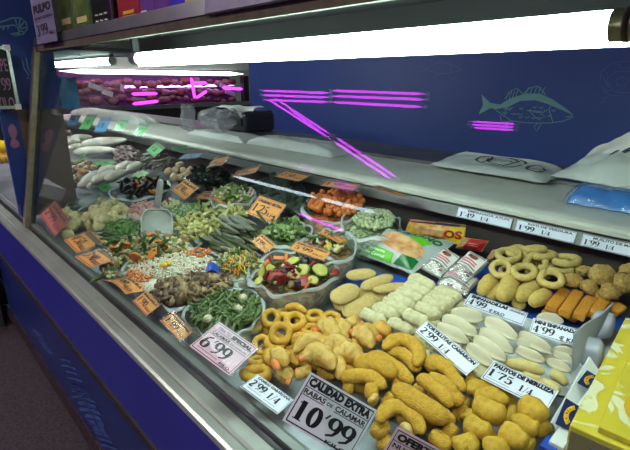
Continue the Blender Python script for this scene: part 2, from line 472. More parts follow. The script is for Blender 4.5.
mk('redpep', '9c3430', '7c2424', rough=.35, ns=40)
mk('yellow_veg', 'd8b428', rough=.4)
mk('zucc', 'c5c06c', 'b0ac50', rough=.5, ns=60)
mk('zucc_skin', '3a5226', rough=.45)
mk('auber', '33263a', rough=.4)
mk('broccoli', '1c2c1e', '2a3c28', rough=.7, ns=90, bump=.8, bs=120)
mk('spinach', '141f18', '1e2e22', rough=.5, ns=40)
mk('salad', '84985a', '647e42', rough=.5, ns=40)
mk('pea', '6c8a54', '7e9866', rough=.45, ns=60)
mk('frost', 'b4c4b4', '98ac98', rough=.6, ns=60)
mk('squid', 'd8d2c6', 'c9beb0', rough=.35, ns=15, coat=.2)
mk('octo', 'b09a9c', '8c7478', rough=.4, ns=40, bump=.4)
mk('greyfish', '7e7a74', '5c5854', rough=.4, ns=40)
mk('clam', '7c6a50', '4c4034', rough=.5, ns=60)
mk('mussel', '22222a', '101016', rough=.3, ns=30)
mk('mussel_meat', 'c48a48', 'a87038', rough=.4, ns=60)
mk('scallop', 'dcc6a8', 'ccb08c', rough=.5, ns=40)
mk('shrimp', 'd0a49c', 'c0908c', rough=.45, ns=80)
mk('scoop', 'b2b6b2', 'a8aca8', rough=.35, ns=10)
mk('bag_grey', 'a8b0ae', 'b8c0bc', rough=.28, ns=20, bump=.2, bs=30)
mk('bag_green', '66c028', '58b020', rough=.3, ns=20)
mk('bag_darkgreen', '1c6a34', rough=.3)
mk('salmon', 'c88450', 'd8ae78', rough=.5, ns=35, nd=5, lo=.42, hi=.58)
mk('pack_yellow', 'e2c022', rough=.3)
mk('pack_gold', 'c8862a', 'e0b050', rough=.4, ns=40, lo=.42, hi=.58)
mk('pack_navy', '28284c', rough=.3)
mk('pack_red', 'c42c28', 'b02420', rough=.3, ns=20)
mk('pack_beige', 'b48a60', rough=.4)
mk('label_white', 'e4dfdc', rough=.5)
mk('label_pink', 'd07078', rough=.5)
mk('brown_fig', '94603a', rough=.5)
mk('fig_red', '7a2c30', rough=.5)
mk('carton_yellow', 'd2bf3a', 'e2dfb4', rough=.4, ns=13, nd=2, dist=1.6, lo=.53, hi=.58)
mk('carton_swirl', 'e9e6c4', rough=.4)
mk('carton_gold', 'd9a92c', rough=.4)
mk('carton_blue', '2a4cb0', rough=.4)
mk('carton_white', 'dbe0e2', rough=.45)
mk('carton_grey', '9a9fa8', 'a6abb4', rough=.5, ns=10)
mk('carton_end', '8a7c58', rough=.6)
mk('label_navy', '1e2758', rough=.4)
mk('logo_yellow', 'e9b823', rough=.4)
mk('vac_white', 'b4b8c6', 'a4a8b8', rough=.22, ns=14, coat=.3)
mk('pk_green', '6a7a2c', '3f5a24', rough=.4, ns=12)
mk('pk_red', '9c1f22', rough=.4)
mk('pk_black', '17140f', rough=.35)
mk('pk_cream', 'd8c48c', rough=.5)
mk('pk_purple', '6a3a90', rough=.4)
mk('pk_blue', '3a2cc0', rough=.4)
mk('skin_pink', '9a6a92', rough=.5)
MAT['tube'] = emis('tube', 'e2fbf4', 19.0)
MAT['strip_tube'] = emis('strip_tube', 'eefffa', 13.0)
MAT['magenta'] = emis('magenta', 'cc3cea', 7.0)
MAT['magenta_far'] = emis('magenta_far', 'd040f0', 1.6)
MAT['magenta_fill'] = emis('magenta_fill', 'e070ea', 9.0)
MAT['white_far'] = emis('white_far', 'f4fff8', 3.0)
MAT['hall'] = emis('hall', 'fff8f0', 36.0)
MAT['glass'] = film('glass', (.97, .99, .98), fres=True, rough=0.0, base=.04)
MAT['bag'] = film('bag', (.86, .89, .9), trans=.74, gloss=.06, rough=.22, bump=.6)
MAT['bagrim'] = film('bagrim', (.9, .93, .94), trans=.42, gloss=.08, rough=.25, bump=.6)
MAT['sleeve'] = film('sleeve', (.9, .9, .9), trans=.93, gloss=.02, rough=.12, bump=.1)
MAT['wrapc'] = film('wrapc', (.75, .75, .8), trans=.8, gloss=.08, rough=.2, bump=.8)
MAT['clear'] = film('clear', (.8, .8, .84), trans=.6, gloss=.22, rough=.15, bump=.8)

w = bpy.data.worlds.new('hall_light'); SC.world = w; w.use_nodes = True
w.node_tree.nodes['Background'].inputs[0].default_value = lin('c4c6ca'); w.node_tree.nodes['Background'].inputs[1].default_value = .055

# ------------------------------------------------------------------ setting
def struct(o): o['kind'] = 'structure'; return o
XL, XR = -2.35, .75
struct(bx('floor', -9, 3.2, -4.2, 5, -.05, 0, MAT['floor']))
wb = struct(bx('wall_back', -3.92, 1.2, 2.8, 2.9, 0, 3.0, MAT['wall_blue']))
pil = struct(bx('pillar', -2.43, -2.372, .405, .645, .895, 2.9, MAT['wall_blue']))
struct(bx('wall_front', -9, 3.2, -2.4, -2.2125, 0, 3.2, mat('stall_front', '2c2630', '221e28', rough=.6, ns=3)))
struct(bx('wall_far', -8.3, -8.2, -1, 5, 0, 3.2, MAT['dark']))

bp_ = bx('brown_board', -2.372, -2.369, .43, .643, .90, 1.37, mat('brown_board', '6a564c', '5c4a42', rough=.4, ns=3), pil); bp_['label'] = 'brown lower board'
def drawing(name, origin, x, y, pls, w, m, parent, dz=.002):
    """line drawing printed on a wall, given as polylines in a local frame"""
    me = polyline_me(pls, w)
    o = link(name, me, m, parent); z = V(x).cross(V(y))
    o.matrix_basis = Matrix.Translation(V(origin) + z * dz - (parent.location if parent else V())) @ Matrix((V(x), V(y), z)).transposed().to_4x4(); return o
def fill(name, origin, x, y, pts, m, parent, dz=.0015):
    me = mesh([(p[0], p[1], 0) for p in pts], [tuple(range(len(pts)))], False)
    o = link(name, me, m, parent); z = V(x).cross(V(y))
    o.matrix_basis = Matrix.Translation(V(origin) + z * dz - (parent.location if parent else V())) @ Matrix((V(x), V(y), z)).transposed().to_4x4(); return o
# fish printed on the back wall  (local frame in metres on the wall)
def wallpt(x, y): p = at_y(x, y, 2.8); return (p.x, p.z)
def wl(pts): return [wallpt(*p) for p in pts]
WX, WY = (1, 0, 0), (0, 0, 1)
back = [(482, 95), (490, 103), (500, 105), (510, 99), (525, 94), (540, 94), (553, 100), (566, 109), (573, 115)]
belly = [(573, 117), (564, 121), (550, 123), (530, 123), (512, 121), (500, 113), (492, 107), (479, 114)]
W_O = (0, 2.8, 0)
fill('fish_drawing', W_O, WX, WY, wl([(482, 95), (490, 103), (500, 105), (510, 99), (525, 94), (540, 94), (553, 100), (566, 109), (573, 115), (562, 110), (548, 104), (535, 100), (520, 101), (508, 107), (497, 109), (489, 108), (479, 114), (483, 105)][::-1]), MAT['draw_pale'], wb)
pl = [wl(back), wl(belly), wl([(482, 95), (484, 104), (479, 114)]), wl([(505, 99), (511, 91), (517, 88), (523, 94)]), wl([(523, 94), (530, 88), (538, 86), (546, 95)]),
      wl([(553, 100), (549, 110), (553, 122)]), wl([(529, 110), (536, 118), (546, 117), (538, 112), (529, 110)]), wl([(538, 123), (534, 127), (537, 131), (541, 124)]), wl([(500, 115), (502, 122), (512, 121)]), wl([(566, 117), (573, 116)])]
pl += [wl([(506 + 3.2 * i, 99 - i * .6), (509 + 3 * i, 92 - i * .6)]) for i in range(4)] + [wl([(526 + 4 * i, 94), (529 + 4 * i, 87)]) for i in range(5)]
for i in range(26):
    a = R.uniform(500, 560); b = R.uniform(106, 119); pl.append(wl([(a, b), (a + 2, b + 1.5), (a + 4, b - .5)]))
drawing('fish_drawing', W_O, WX, WY, pl, .0045, MAT['draw_pale'], wb)
pl = [wl([(600 + 0, 82), (601, 72), (610, 64), (622, 61), (636, 62), (648, 68)]), wl([(606, 84), (608, 77), (616, 72), (628, 71), (640, 74)]), wl([(606, 84), (616, 92), (632, 93), (646, 86)]),
      wl([(601, 86), (609, 95), (622, 96)]), wl([(603, 92), (612, 90)]), wl([(610, 97), (604, 98), (603, 103)]), wl([(602, 76), (606, 82), (611, 86)]), wl([(605, 70), (608, 75)]), wl([(618, 64), (622, 69), (629, 67)]), wl([(616, 80), (622, 77), (629, 80), (625, 86), (617, 85), (616, 80)])]
drawing('crab_drawing', W_O, WX, WY, pl, .004, MAT['draw_dim'], wb)
pl = [wl([(421, 73), (427, 68), (436, 63), (447, 63), (458, 67), (461, 70)]), wl([(461, 70), (452, 73), (440, 74), (427, 70), (419, 66)]), wl([(449, 64), (452, 72)]), wl([(437, 63), (440, 60), (446, 62)]), wl([(436, 74), (434, 77), (440, 74)])]
drawing('small_fish_drawing', W_O, WX, WY, pl, .0035, MAT['draw_dim'], wb)
# prawn printed on the pillar, seen on its side towards the shop
def pp(x, y): p = at_x(x, y, -2.372); return (p.y, p.z)
PX, PY = (0, 1, 0), (0, 0, 1)
pl = [[pp(*p) for p in q] for q in [[(-6, 24), (4, 21), (12, 18), (20, 18), (26, 22), (27, 29), (23, 34), (16, 36), (10, 34)], [(-6, 28), (6, 26), (14, 25), (18, 28), (19, 33), (16, 36)], [(15, 19), (17, 25)], [(20, 18), (19, 27)], [(25, 21), (19, 28)], [(27, 27), (20, 29)], [(25, 32), (19, 31)], [(4, 26), (3, 30)], [(8, 26), (8, 29)], [(10, 34), (18, 33)]]]
drawing('prawn_drawing', (-2.372, 0, 0), PX, PY, pl, .006, MAT['draw_blue'], pil)
pl = [[pp(*p) for p in q] for q in [[(22, 60), (24, 68), (29, 76)], [(26, 58), (28, 68), (31, 74)], [(32, 56), (31, 66)], [(27, 78), (33, 79)]]]
drawing('claw_drawing', (-2.372, 0, 0), PX, PY, pl, .005, MAT['draw_blue'], pil)

# ------------------------------------------------------------------ display counter
ctr = empty('display_counter', (0, 0, 0), 'long refrigerated fish counter, blue front, steel ledges and slanted glass, holding all the food', 'counter')
p_ = prism('front_panel', [(.372, .555), (.40, .555), (.40, .832), (.372, .832)], -3.2, XR, MAT['blue_panel'], ctr); p_['label'] = 'plain bright blue upper front panel'
p_ = prism('trim_strip', [(.368, .515), (.40, .515), (.40, .556), (.364, .556)], -3.2, XR, MAT['trim_dark'], ctr)
lowp = prism('lower_panel', [(.38, .14), (.41, .14), (.41, .516), (.38, .516)], -3.2, XR, MAT['navy'], ctr); lowp['label'] = 'dark navy lower panel printed with pale sea life'
prism('kick_rail', [(.362, .09), (.40, .09), (.40, .145), (.372, .145)], -3.2, XR, MAT['kick'], ctr)
prism('plinth', [(.42, 0), (1.5, 0), (1.5, .1), (.42, .1)], -3.2, XR, MAT['dark'], ctr)
prism('ledge', [(.352, .826), (.347, .836), (.35, .846), (.356, .850), (.372, .8525), (.377, .8500), (.383, .8525), (.408, .8555), (.408, .826)], -3.2, XR, MAT['ledge_steel'], ctr)
prism('glass_channel', [(.408, .826), (.4245, .826), (.4245, .866), (.4205, .868), (.4185, .858), (.408, .857)], -3.2, XR, MAT['groove'], ctr)
prism('tray_rim', [(.4245, .826), (.45, .826), (.45, .858), (.446, .868), (.438, .8715), (.4245, .867)], -3.2, XR, MAT['rim_grey'], ctr)
prism('deck', [(.45, .80), (1.40, .80), (1.40, deck_z(1.4)), (.45, deck_z(.45))], -5.6, XR, MAT['deckm'], ctr)
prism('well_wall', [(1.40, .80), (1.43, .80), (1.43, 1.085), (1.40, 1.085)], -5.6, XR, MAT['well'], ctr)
prism('rear_ledge', [(1.372, 1.098), (1.378, 1.094), (1.43, 1.094), (1.43, 1.06), (1.80, 1.06), (1.80, 1.125), (1.405, 1.125), (1.39, 1.1225), (1.378, 1.117), (1.372, 1.11)], -5.6, XR, MAT['steel_light'], ctr)
prism('rear_board', [(1.80, 1.06), (2.12, 1.06), (2.12, 1.14), (1.80, 1.14)], -5.6, XR, MAT['steel_dull'], ctr)
prism('rear_cabinet', [(1.44, 0), (2.05, 0), (2.05, 1.06), (1.44, 1.06)], -5.6, XR, MAT['dark'], ctr)
prism('label_rail', [(1.366, 1.092), (1.352, 1.058), (1.355, 1.056), (1.372, 1.094)], -5.6, XR, MAT['rail'], ctr)
# glass and its frame
G0, G1 = V((0, .414, .868)), V((0, .577, 1.622))
gd = (G1 - G0).normalized(); gn = V((0, gd.z, -gd.y))
def gprof(a, b, t): A = G0 + gd * a; B = G0 + gd * b; return [(A.y, A.z), (B.y, B.z), (B.y + gn.y * t, B.z + gn.z * t), (A.y + gn.y * t, A.z + gn.z * t)]
GL = (G1 - G0).length
g = prism('glass_front', gprof(0, GL, .004), -2.33, XR, MAT['glass'], ctr); g['label'] = 'slanted clear front glass'
me = mesh([(-2.335, .44, .872), (-2.335, 1.0, .90), (-2.335, 1.0, 1.62), (-2.335, .577, 1.62)], [(0, 1, 2, 3)], False)
pr = gprof(-.01, GL + .01, .02)
o = prism('corner_post', [(y - .012, z) for y, z in pr], -2.372, -2.326, MAT['postm'], ctr); o['label'] = 'beige metal corner post'
prism('end_seal', [(y + .02, z) for y, z in gprof(.0, GL, .012)], -2.368, -2.334, MAT['black'], ctr)
# canopy
prism('canopy', [(.60, 1.634), (1.16, 1.634), (1.16, 1.66), (.60, 1.66)], XL, XR, MAT['canopy'], ctr)
prism('canopy_bar', [(.566, 1.606), (.5775, 1.606), (.584, 1.634), (.584, 1.636), (.566, 1.629)], XL, XR, MAT['bar'], ctr)
prism('canopy_lip', [(.563, 1.629), (.60, 1.638), (.60, 1.666), (.569, 1.662)], XL, XR, MAT['steel'], ctr)
o = prism('price_strip', [(.556, 1.629), (.562, 1.626), (.585, 1.77), (.579, 1.772)], -.93, XR, MAT['grey_plate'], ctr); o['label'] = 'grey tilted plate clipped along the canopy'
prism('canopy', [(.70, 1.62), (1.16, 1.62), (1.16, 1.66), (.70, 1.66)], -4.4, XL, MAT['canopy'], ctr)
prism('canopy_back', [(1.14, 1.58), (1.16, 1.58), (1.16, 1.64), (1.14, 1.64)], XL, XR, MAT['canopy'], ctr)
# sea-life printed on the lower panel
def lp(x, y): p = at_y(x, y, .38); return (p.x, p.z)
LX, LY = (1, 0, 0), (0, 0, 1)
def coral(x0, y0, x1, y1, n, sp):
    pls = [[lp(x0, y0), lp((x0 + x1) / 2, (y0 + y1) / 2), lp(x1, y1)]]
    for i in range(n):
        t = i / (n - 1); x, y = x0 + (x1 - x0) * t, y0 + (y1 - y0) * t; k = sp * (1 - .3 * abs(2 * t - 1)) * R.uniform(.6, 1.1)
        pls.append([lp(x - k * .8, y - k * .1), lp(x, y), lp(x + k * .8, y + k * .3)])
    return pls
drawing('coral_drawing', (0, .38, 0), LX, LY, coral(36, 330, 50, 352, 7, 6), .008, MAT['draw_navy'], lowp)
drawing('coral_drawing', (0, .38, 0), LX, LY, coral(66, 360, 112, 452, 16, 12), .008, MAT['draw_navy'], lowp)
drawing('coral_drawing', (0, .38, 0), LX, LY, coral(78, 385, 100, 430, 8, 18), .008, MAT['draw_navy'], lowp)
drawing('shell_drawing', (0, .38, 0), LX, LY, [[lp(-10, 270), lp(2, 280), lp(9, 294), lp(10, 306), lp(2, 303)], [lp(-10, 284), lp(0, 292), lp(4, 302)]], .012, MAT['draw_blue'], lowp)

# lamp under the canopy
lamp = empty('tube_lamp', (-.85, .66, 1.56), 'long glowing white tube lamp under the dark canopy', 'lamp')
def cyl_x(name, x0, x1, y, z, r, m, parent, n=20):
    vs = []; 
    for x in (x0, x1):
        for i in range(n): a = 2 * PI * i / n; vs.append(V((x, y + r * math.cos(a), z + r * math.sin(a))) - parent.location)
    fs = [(i, (i + 1) % n, n + (i + 1) % n, n + i) for i in range(n)] + [tuple(range(n))[::-1], tuple(range(n, 2 * n))]
    o = link(name, fixn(mesh(vs, fs, False)), m, parent)
    o.data.polygons.foreach_set('use_smooth', [len(p.vertices) == 4 for p in o.data.polygons]); return o
cyl_x('tube', -1.513, -.188, .66, 1.559, .0175, MAT['tube'], lamp)
cyl_x('end_cap', -.188, -.13, .66, 1.559, .0185, MAT['brass'], lamp); cyl_x('end_cap', -.174, -.168, .66, 1.559, .0195, MAT['bar'], lamp)
cyl_x('end_cap', -1.56, -1.513, .66, 1.559, .0185, MAT['white'], lamp)
for x in (-1.54, -.15): bx('bracket', x - .008, x + .008, .65, .67, 1.577, 1.6335, MAT['dark'], lamp)
lamp3 = empty('tube_lamp', (-3.2, .98, 1.575), 'farther glowing white tube lamp, beyond the blue pillar', 'lamp')
cyl_x('tube', -4.1, -2.6, .98, 1.585, .019, MAT['tube'], lamp3)
for x in (-4.12, -2.6): cyl_x('end_cap', x, x + .02, .98, 1.585, .021, MAT['white'], lamp3); bx('bracket', x + .005, x + .015, .97, .99, 1.60, 1.62, MAT['dark'], lamp3)
lamp2 = empty('strip_lamp', (0, .86, 1.55), 'thin bright strip lamp running just below and behind the big tube', 'lamp')
prism('strip_tube', [(.80, 1.543), (.812, 1.543), (.812, 1.5525), (.80, 1.5525)], -1.85, .4, MAT['strip_tube'], lamp2)
prism('strip_housing', [(.798, 1.5525), (.816, 1.5525), (.816, 1.6335), (.798, 1.6335)], -1.85, .4, MAT['canopy'], lamp2)

# ------------------------------------------------------------------ lamps of the stall across the aisle (they mirror in the glass)
def mirror_pt(x, y, Yt):
    d = ray(x, y); n = V((0, -gn.y, -gn.z)) if gn.y > 0 else gn
    k = (G0 - CAM).dot(gn) / d.dot(gn); h = CAM + d * k; r = d - gn * (2 * d.dot(gn)); t = (Yt - h.y) / r.y
    return h + r * t
def rod(name, a, b, r, m, parent):
    me = sausage([V(a) - parent.location, V(b) - parent.location], r, n=6, seg=8, prof=lambda u: 1)
    return link(name, me, m, parent)
def tube_lamp(label, pix, Ya, Yb, m, r=.012, group='tube lamps of the stall opposite'):
    ends = [(mirror_pt(*a, Ya), mirror_pt(*b, Yb)) for a, b in pix]
    c = sum((e[0] + e[1] for e in ends), V()) / (2 * len(ends))
    t = empty('tube_lamp', c, label, 'lamp', group)
    for a, b in ends:
        rod('tube', a, b, r, m, t)
        d = (b - a).normalized() * .03; rod('end_cap', a - d, a, r * 1.3, MAT['white'], t); rod('end_cap', b, b + d, r * 1.3, MAT['white'], t)
    up = c + V((0, -.03, .05)); 
    return t
tube_lamp('far group of three level magenta tubes over the opposite stall', [((261, 90.5), (330, 93)), ((261, 95), (330, 97.5)), ((264, 100), (330, 102))], -2.2, -2.2, MAT['magenta'], .013)
tube_lamp('near group of three level magenta tubes over the opposite stall', [((331, 90.5), (426, 94)), ((331, 96), (426, 99.5)), ((331, 102), (424, 107))], -2.2, -2.2, MAT['magenta'], .013)
tube_lamp('sloping double magenta tube lamp on the opposite stall, upper run', [((273, 97), (331, 135)), ((269, 100), (327, 137)), ((288, 108), (331, 140))], -2.2, -2.2, MAT['magenta'], .010)
tube_lamp('sloping double magenta tube lamp on the opposite stall, lower run', [((335, 137), (397, 178)), ((333, 141), (392, 180))], -2.2, -2.2, MAT['magenta'], .012)
tube_lamp('short group of magenta tubes nearest on the opposite stall', [((471, 121.5), (516, 124)), ((470, 124.5), (515, 127)), ((473, 127.5), (514, 130))], -2.2, -2.2, MAT['magenta'], .008)
tube_lamp('low single magenta tube in the opposite stall', [((297, 213), (346, 232))], -2.2, -2.2, MAT['magenta'], .012)
tube_lamp('low white tube along the opposite stall front', [((233, 176), (318, 198)), ((320, 198.5), (376, 213))], -2.2, -2.2, emis('white_low', 'dff2ff', 4), .016)
tube_lamp('small bundle of magenta tubes low in the opposite stall', [((333, 182), (352, 190)), ((334, 185), (350, 191)), ((338, 181), (356, 188)), ((340, 184), (356, 190))], -2.2, -2.2, MAT['magenta_far'], .014)
tube_lamp('tiny pair of magenta tubes on the opposite stall', [((303, 165), (312, 169)), ((301, 168), (311, 171.5))], -2.2, -2.2, MAT['magenta_far'], .014)

# unseen fill lamps, added overhead to brighten the aisle, front cards and far stall
for i, (x, y, z) in enumerate([(-3.2, -1.3, 3.3), (.6, -1.3, 3.3), (-6.0, 1.6, 3.3)]):
    h = empty('fill_lamp', (x, y, z), ['added fill lamp, out of view over the far end of the aisle', 'added fill lamp, out of view over the near end of the aisle', 'added fill lamp, out of view over the far stall'][i], 'lamp', 'added overhead fill lamps')
    bx('diffuser', x - .6, x + .6, y - .08, y + .08, z, z + .02, MAT['hall'], h); bx('housing', x - .62, x + .62, y - .1, y + .1, z + .02, z + .06, MAT['white'], h)

# ------------------------------------------------------------------ meat stall beyond the far end
SXX = -6.6
def sp(x, y, X=SXX): return at_x(x, y, X)
st = empty('meat_stall', (SXX, 2.8, 0), 'pink lit meat stall far beyond the end of the counter', 'stall')
a, b = sp(50, 112), sp(250, 112)
y0, y1 = a.y - .6, b.y + .02
bx('counter_body', SXX - .6, SXX + .05, y0, y1, 0, sp(150, 106).z, MAT['dark'], st)
bx('back_panel', SXX - .75, SXX - .6, y0, y1, 0, 2.0, MAT['purple'], st)
bx('fascia', SXX - .1, SXX, y0, y1, sp(150, 69).z, sp(150, 58).z, MAT['white'], st)
bx('shelf_edge', SXX + .0, SXX + .06, y0, y1, sp(150, 109).z, sp(150, 105).z, MAT['steel'], st)
rod('tube', sp(58, 71), sp(244, 74), .03, MAT['white_far'], st)
for zz_ in (1.68, 1.38): rod('tube', V((SXX - .3, y0 + .05, zz_)), V((SXX - .3, y1 - .1, zz_)), .015, MAT['magenta_fill'], st)  # hidden tubes added behind the fascia to light the stall pink
bx('side_post', SXX - .1, SXX, b.y - .1, b.y, sp(245, 108).z, sp(245, 76).z, MAT['black'], st)
for q in [((191, 77), (195, 99)), ((192, 83), (207, 83)), ((196, 98), (207, 91)), ((222, 88), (243, 89)), ((131, 94), (158, 93.5)), ((132, 104), (159, 101)), ((60, 104), (70, 104))]:
    rod('tube', sp(*q[0]), sp(*q[1]), .022, MAT['magenta_far'], st)
k = 0
for (x, y, s) in [(62 + 7.4 * (i % 25) + R.uniform(-2, 2), 83 + 8.5 * (i // 25) + R.uniform(-2, 2), R.uniform(.45, .85)) for i in range(75) if 62 + 7.4 * (i % 25) < 240]:
    c = sp(x, y); c.x -= .25
    o = link('meat_cut', blob(.06 * s, .12 * s, .08 * s, .4, 2, 2, k), MAT['meat' if k % 3 == 0 else 'meat2'])
    o.location = c; k += 1
    tag(o, 'joint of red meat behind the glass of the pink lit stall', 'meat', 'meat joints in the far stall')
for i, (x, y, ww, h) in enumerate([(96, 87, 13, 5), (108, 93, 11, 5), (123, 88, 4, 6), (226, 87, 13, 4), (231, 93, 12, 4)]):
    c = sp(x, y); s_ = (c - CAM).dot(FWD) / F
    o = link('price_card', box_me(.01, ww * s_, h * s_), MAT['grey_card']); o.location = c - V((.02, 0, 0)); o.rotation_euler = (math.radians(-20), 0, 0)
    tag(o, 'pale tilted price card in the pink lit meat stall', 'price card', 'cards in the far stall')

# neighbouring counter glimpsed left of the pillar
nb = empty('side_counter', (-4.2, .1, 0), 'neighbouring steel counter glimpsed left of the blue pillar', 'counter')
bx('body', -5.2, -3.22, -.15, .34, 0, .86, MAT['steel_dull'], nb); bx('worktop', -5.2, -3.22, -.18, .34, .86, .90, MAT['steel'], nb)
lem = [at_x(1 + i * 1.4, 158 - i * 8, -3.5) for i in range(5)]
zt = min(q.z for q in lem) - .035
bx('ice_box', -4.2, -3.3, .0, .34, .9, zt, MAT['white_tray'], nb)
for i, q in enumerate(lem):
    q.z = zt + .036 + (.07 if i % 2 else 0)
    o = link('lemon', blob(.05, .05, .04, .15, 2, 2, i), MAT['pack_yellow' if i % 2 else 'pack_gold']); o.location = q
    tag(o, 'yellow item heaped on the neighbouring counter', 'food', 'yellow goods on the neighbouring counter')

# price board hung before the pillar
pb = empty('price_board', at_x(5, 75, -2.3), 'dark framed price board hanging beside the blue pillar', 'sign')
q = [at_x(x, y, -2.3) for x, y in ((-16, 49), (7, 48), (18, 107), (-3, 100))]
c = sum(q, V()) / 4
L0 = pb.location
yy0, yy1, zz0, zz1 = q[0].y, (q[1].y + q[2].y) / 2, (q[2].z), (q[1].z)
bx('board', -2.306, -2.298, yy0, yy1, zz0, zz1, MAT['dark'], pb)
for (a0, a1, b0, b1) in [(yy0, yy1, zz1 - .006, zz1 + .006), (yy0, yy1, zz0 - .006, zz0 + .006), (yy1 - .006, yy1 + .006, zz0, zz1), (yy0 - .006, yy0 + .006, zz0, zz1)]:
    bx('frame_bar', -2.308, -2.292, a0, a1, b0, b1, MAT['steel'], pb)
for a0, b0 in ((yy1, zz0), (yy1, zz1)): bx('frame_corner', -2.31, -2.29, a0 - .012, a0 + .01, b0 - .01, b0 + .012, MAT['white'], pb)
for i, s in enumerate(['RAPE', "9'99", 'KILO']):
    o = lettering('price_lettering', s, .0, 0, (yy1 - yy0) * .75, .05, MAT['skin_pink'], pb, 0, serif=(i == 1))
    o.matrix_basis = Matrix.Translation(V((-2.297, yy0 + (yy1 - yy0) * .12, zz1 - .09 - i * .075)) - L0) @ Matrix(((0, 0, 1), (1, 0, 0), (0, 1, 0))).to_4x4()
# sticker board lower on the pillar
sb = empty('poster', at_x(12, 150, -2.36), 'narrow dark blue poster with a pink blob on the pillar below the price board', 'poster')
q = [at_x(x, y, -2.36) for x, y in ((5, 112), (18, 112), (27, 215), (16, 175))]
bx('sheet', -2.368, -2.364, .398, q[1].y - .003, .96, q[0].z, MAT['wall_blue_dark'], sb)
o = link('pink_figure', blob(.002, .018, .035, .3, 3, 2, 3), MAT['skin_pink'], sb); o.location = at_x(13, 132, -2.363) - sb.location
o = link('pink_figure', blob(.002, .018, .025, .3, 3, 2, 5), MAT['skin_pink'], sb); o.location = at_x(15, 144, -2.363) - sb.location

# ------------------------------------------------------------------ goods on the canopy shelf
def shelf_y(x, y, Y=.72): return at_y(x, y, Y)
def packet(label, x0, x1, ytop, m, Y=.70, d=.06, name='packet', cat='packet', parts=()):
    a, b = at_y(x0, 20, Y), at_y(x1, 20, Y)
    zt = at_y((x0 + x1) / 2, ytop, Y).z; z0 = 1.66
    t = empty(name, ((a.x + b.x) / 2, Y + d / 2, z0), label, cat)
    w_ = abs(b.x - a.x) * .97; h_ = zt - z0
    o = link('wrapper', box_me(w_, d, h_, .008), m, t); o.location = (0, 0, h_ / 2)
    for (u0, u1, v0, v1, mm, nm) in parts:
        q = link(nm, box_me(w_ * (u1 - u0), .002, h_ * (v1 - v0)), mm, t); q.location = (w_ * ((u0 + u1) / 2 - .5), -d / 2 - .001, h_ * (v0 + v1) / 2)
    return t, w_, h_
packet('green and red packet first on the canopy shelf after the price card', 59, 74, -14, MAT['pk_green'], parts=[(.1, .9, .02, .16, MAT['pk_red'], 'red_band'), (.2, .8, .3, .42, MAT['pk_cream'], 'picture')])
packet('green and red packet second on the canopy shelf, against the black one', 74, 91, -14, MAT['pk_green'], parts=[(.1, .9, .02, .18, MAT['pk_red'], 'red_band'), (.2, .8, .3, .42, MAT['pk_cream'], 'picture')])
t, w_, h_ = packet('black packet with white writing on the canopy shelf', 92, 113, -14, MAT['pk_black'])
for i in range(3): lettering('white_lettering', ['SABOR', 'NEGRO', 'SELECTO'][i] if 0 else '~ ~ ~', -w_ * .3, h_ * (.12 + i * .14), w_ * .3, h_ * (.17 + i * .14), MAT['white'], t, 0).matrix_basis = Matrix.Translation((0, -.032, 0)) @ Matrix.Rotation(PI / 2, 4, 'X')
packet('red packet with a cream emblem on the canopy shelf', 118, 140, -14, MAT['pk_red'], parts=[(.25, .85, .2, .32, MAT['pk_cream'], 'emblem'), (.3, .8, .36, .44, MAT['logo_yellow'], 'emblem')])
packet('small white and purple box on the canopy shelf after the red packet', 141, 155, -6, MAT['pk_purple'], parts=[(.1, .5, .1, .5, MAT['white'], 'panel'), (.2, .32, .2, .4, MAT['pk_black'], 'figure')])
packet('purple box on the canopy shelf', 155, 170, -6, MAT['pk_purple'])
packet('bright blue box on the canopy shelf', 170, 185, -8, MAT['pk_blue'])
packet('beige box at the end of the canopy shelf by the grey plate', 185, 204, -6, MAT['pk_cream'])
# 3'99 card at the canopy corner
a, b = at_y(37, 40, .548), at_y(57, 36, .548)
z0, z1 = at_y(45, 43, .548).z, at_y(45, -16, .548).z
card("white card reading 3'99 hanging at the corner of the canopy", {'c': V(((a.x + b.x) / 2, .548, (z0 + z1) / 2)), 'm': Matrix(((1, 0, 0), (0, 0, -1), (0, 1, 0))), 'w': b.x - a.x, 'h': z1 - z0}, 0, MAT['inkgrey'] if 0 else mat('card_dimmed', '726f88', rough=.5),  # white card, its colour darkened for the dim light at the canopy
     [("PULPO", .08, .56, .94, .72, 'b'), ("PATAS COCIDAS", .08, .44, .94, .5, 't'), ("3'99", .08, .14, .66, .36, 'd'), ("KILO", .7, .14, .94, .2, 't'), ('', .05, .53, .95, .535, 'line'), ('', .05, .41, .95, .415, 'line')], border=.0)

# ------------------------------------------------------------------ things on the rear ledge
def flat_bag(name, label, quad, z0, th, m, parts=None, cat='plastic bag', group=None, n=28, wr=.012, sd=0, top=None):
    """a stack of folded bags lying on a surface: quad = four ground points (left front, right front, right back, left back)"""
    q = [V(p) for p in quad]; c = sum(q, V()) / 4
    t = empty(name, c, label, cat, group)
    def base(u, v): return q[0].lerp(q[1], u).lerp(q[3].lerp(q[2], u), v)
    def topf(u, v):
        p = base(u, v); e = min(u, 1 - u, v, 1 - v); k = min(1, e / .16) ** .5
        hh = th * k * (top(u, v) if top else 1)
        w = noise.noise(V((u * 5 + sd, v * 4, sd))) * wr * k + noise.noise(V((u * 14 + sd, v * 9, sd))) * wr * .4
        return p + V((noise.noise(V((u * 4, v * 4, sd + 7))) * .012, noise.noise(V((u * 6, v * 3, sd + 3))) * .014, max(hh + w, .0015))) - c
    me = sheet(1, 1, n * 2, n, topf)
    link('film', me, m, t)
    me = sheet(1, 1, n * 2, n, lambda u, v: base(u, v) + V((0, 0, .001)) - c)
    link('underside', me, m, t)
    return t, topf
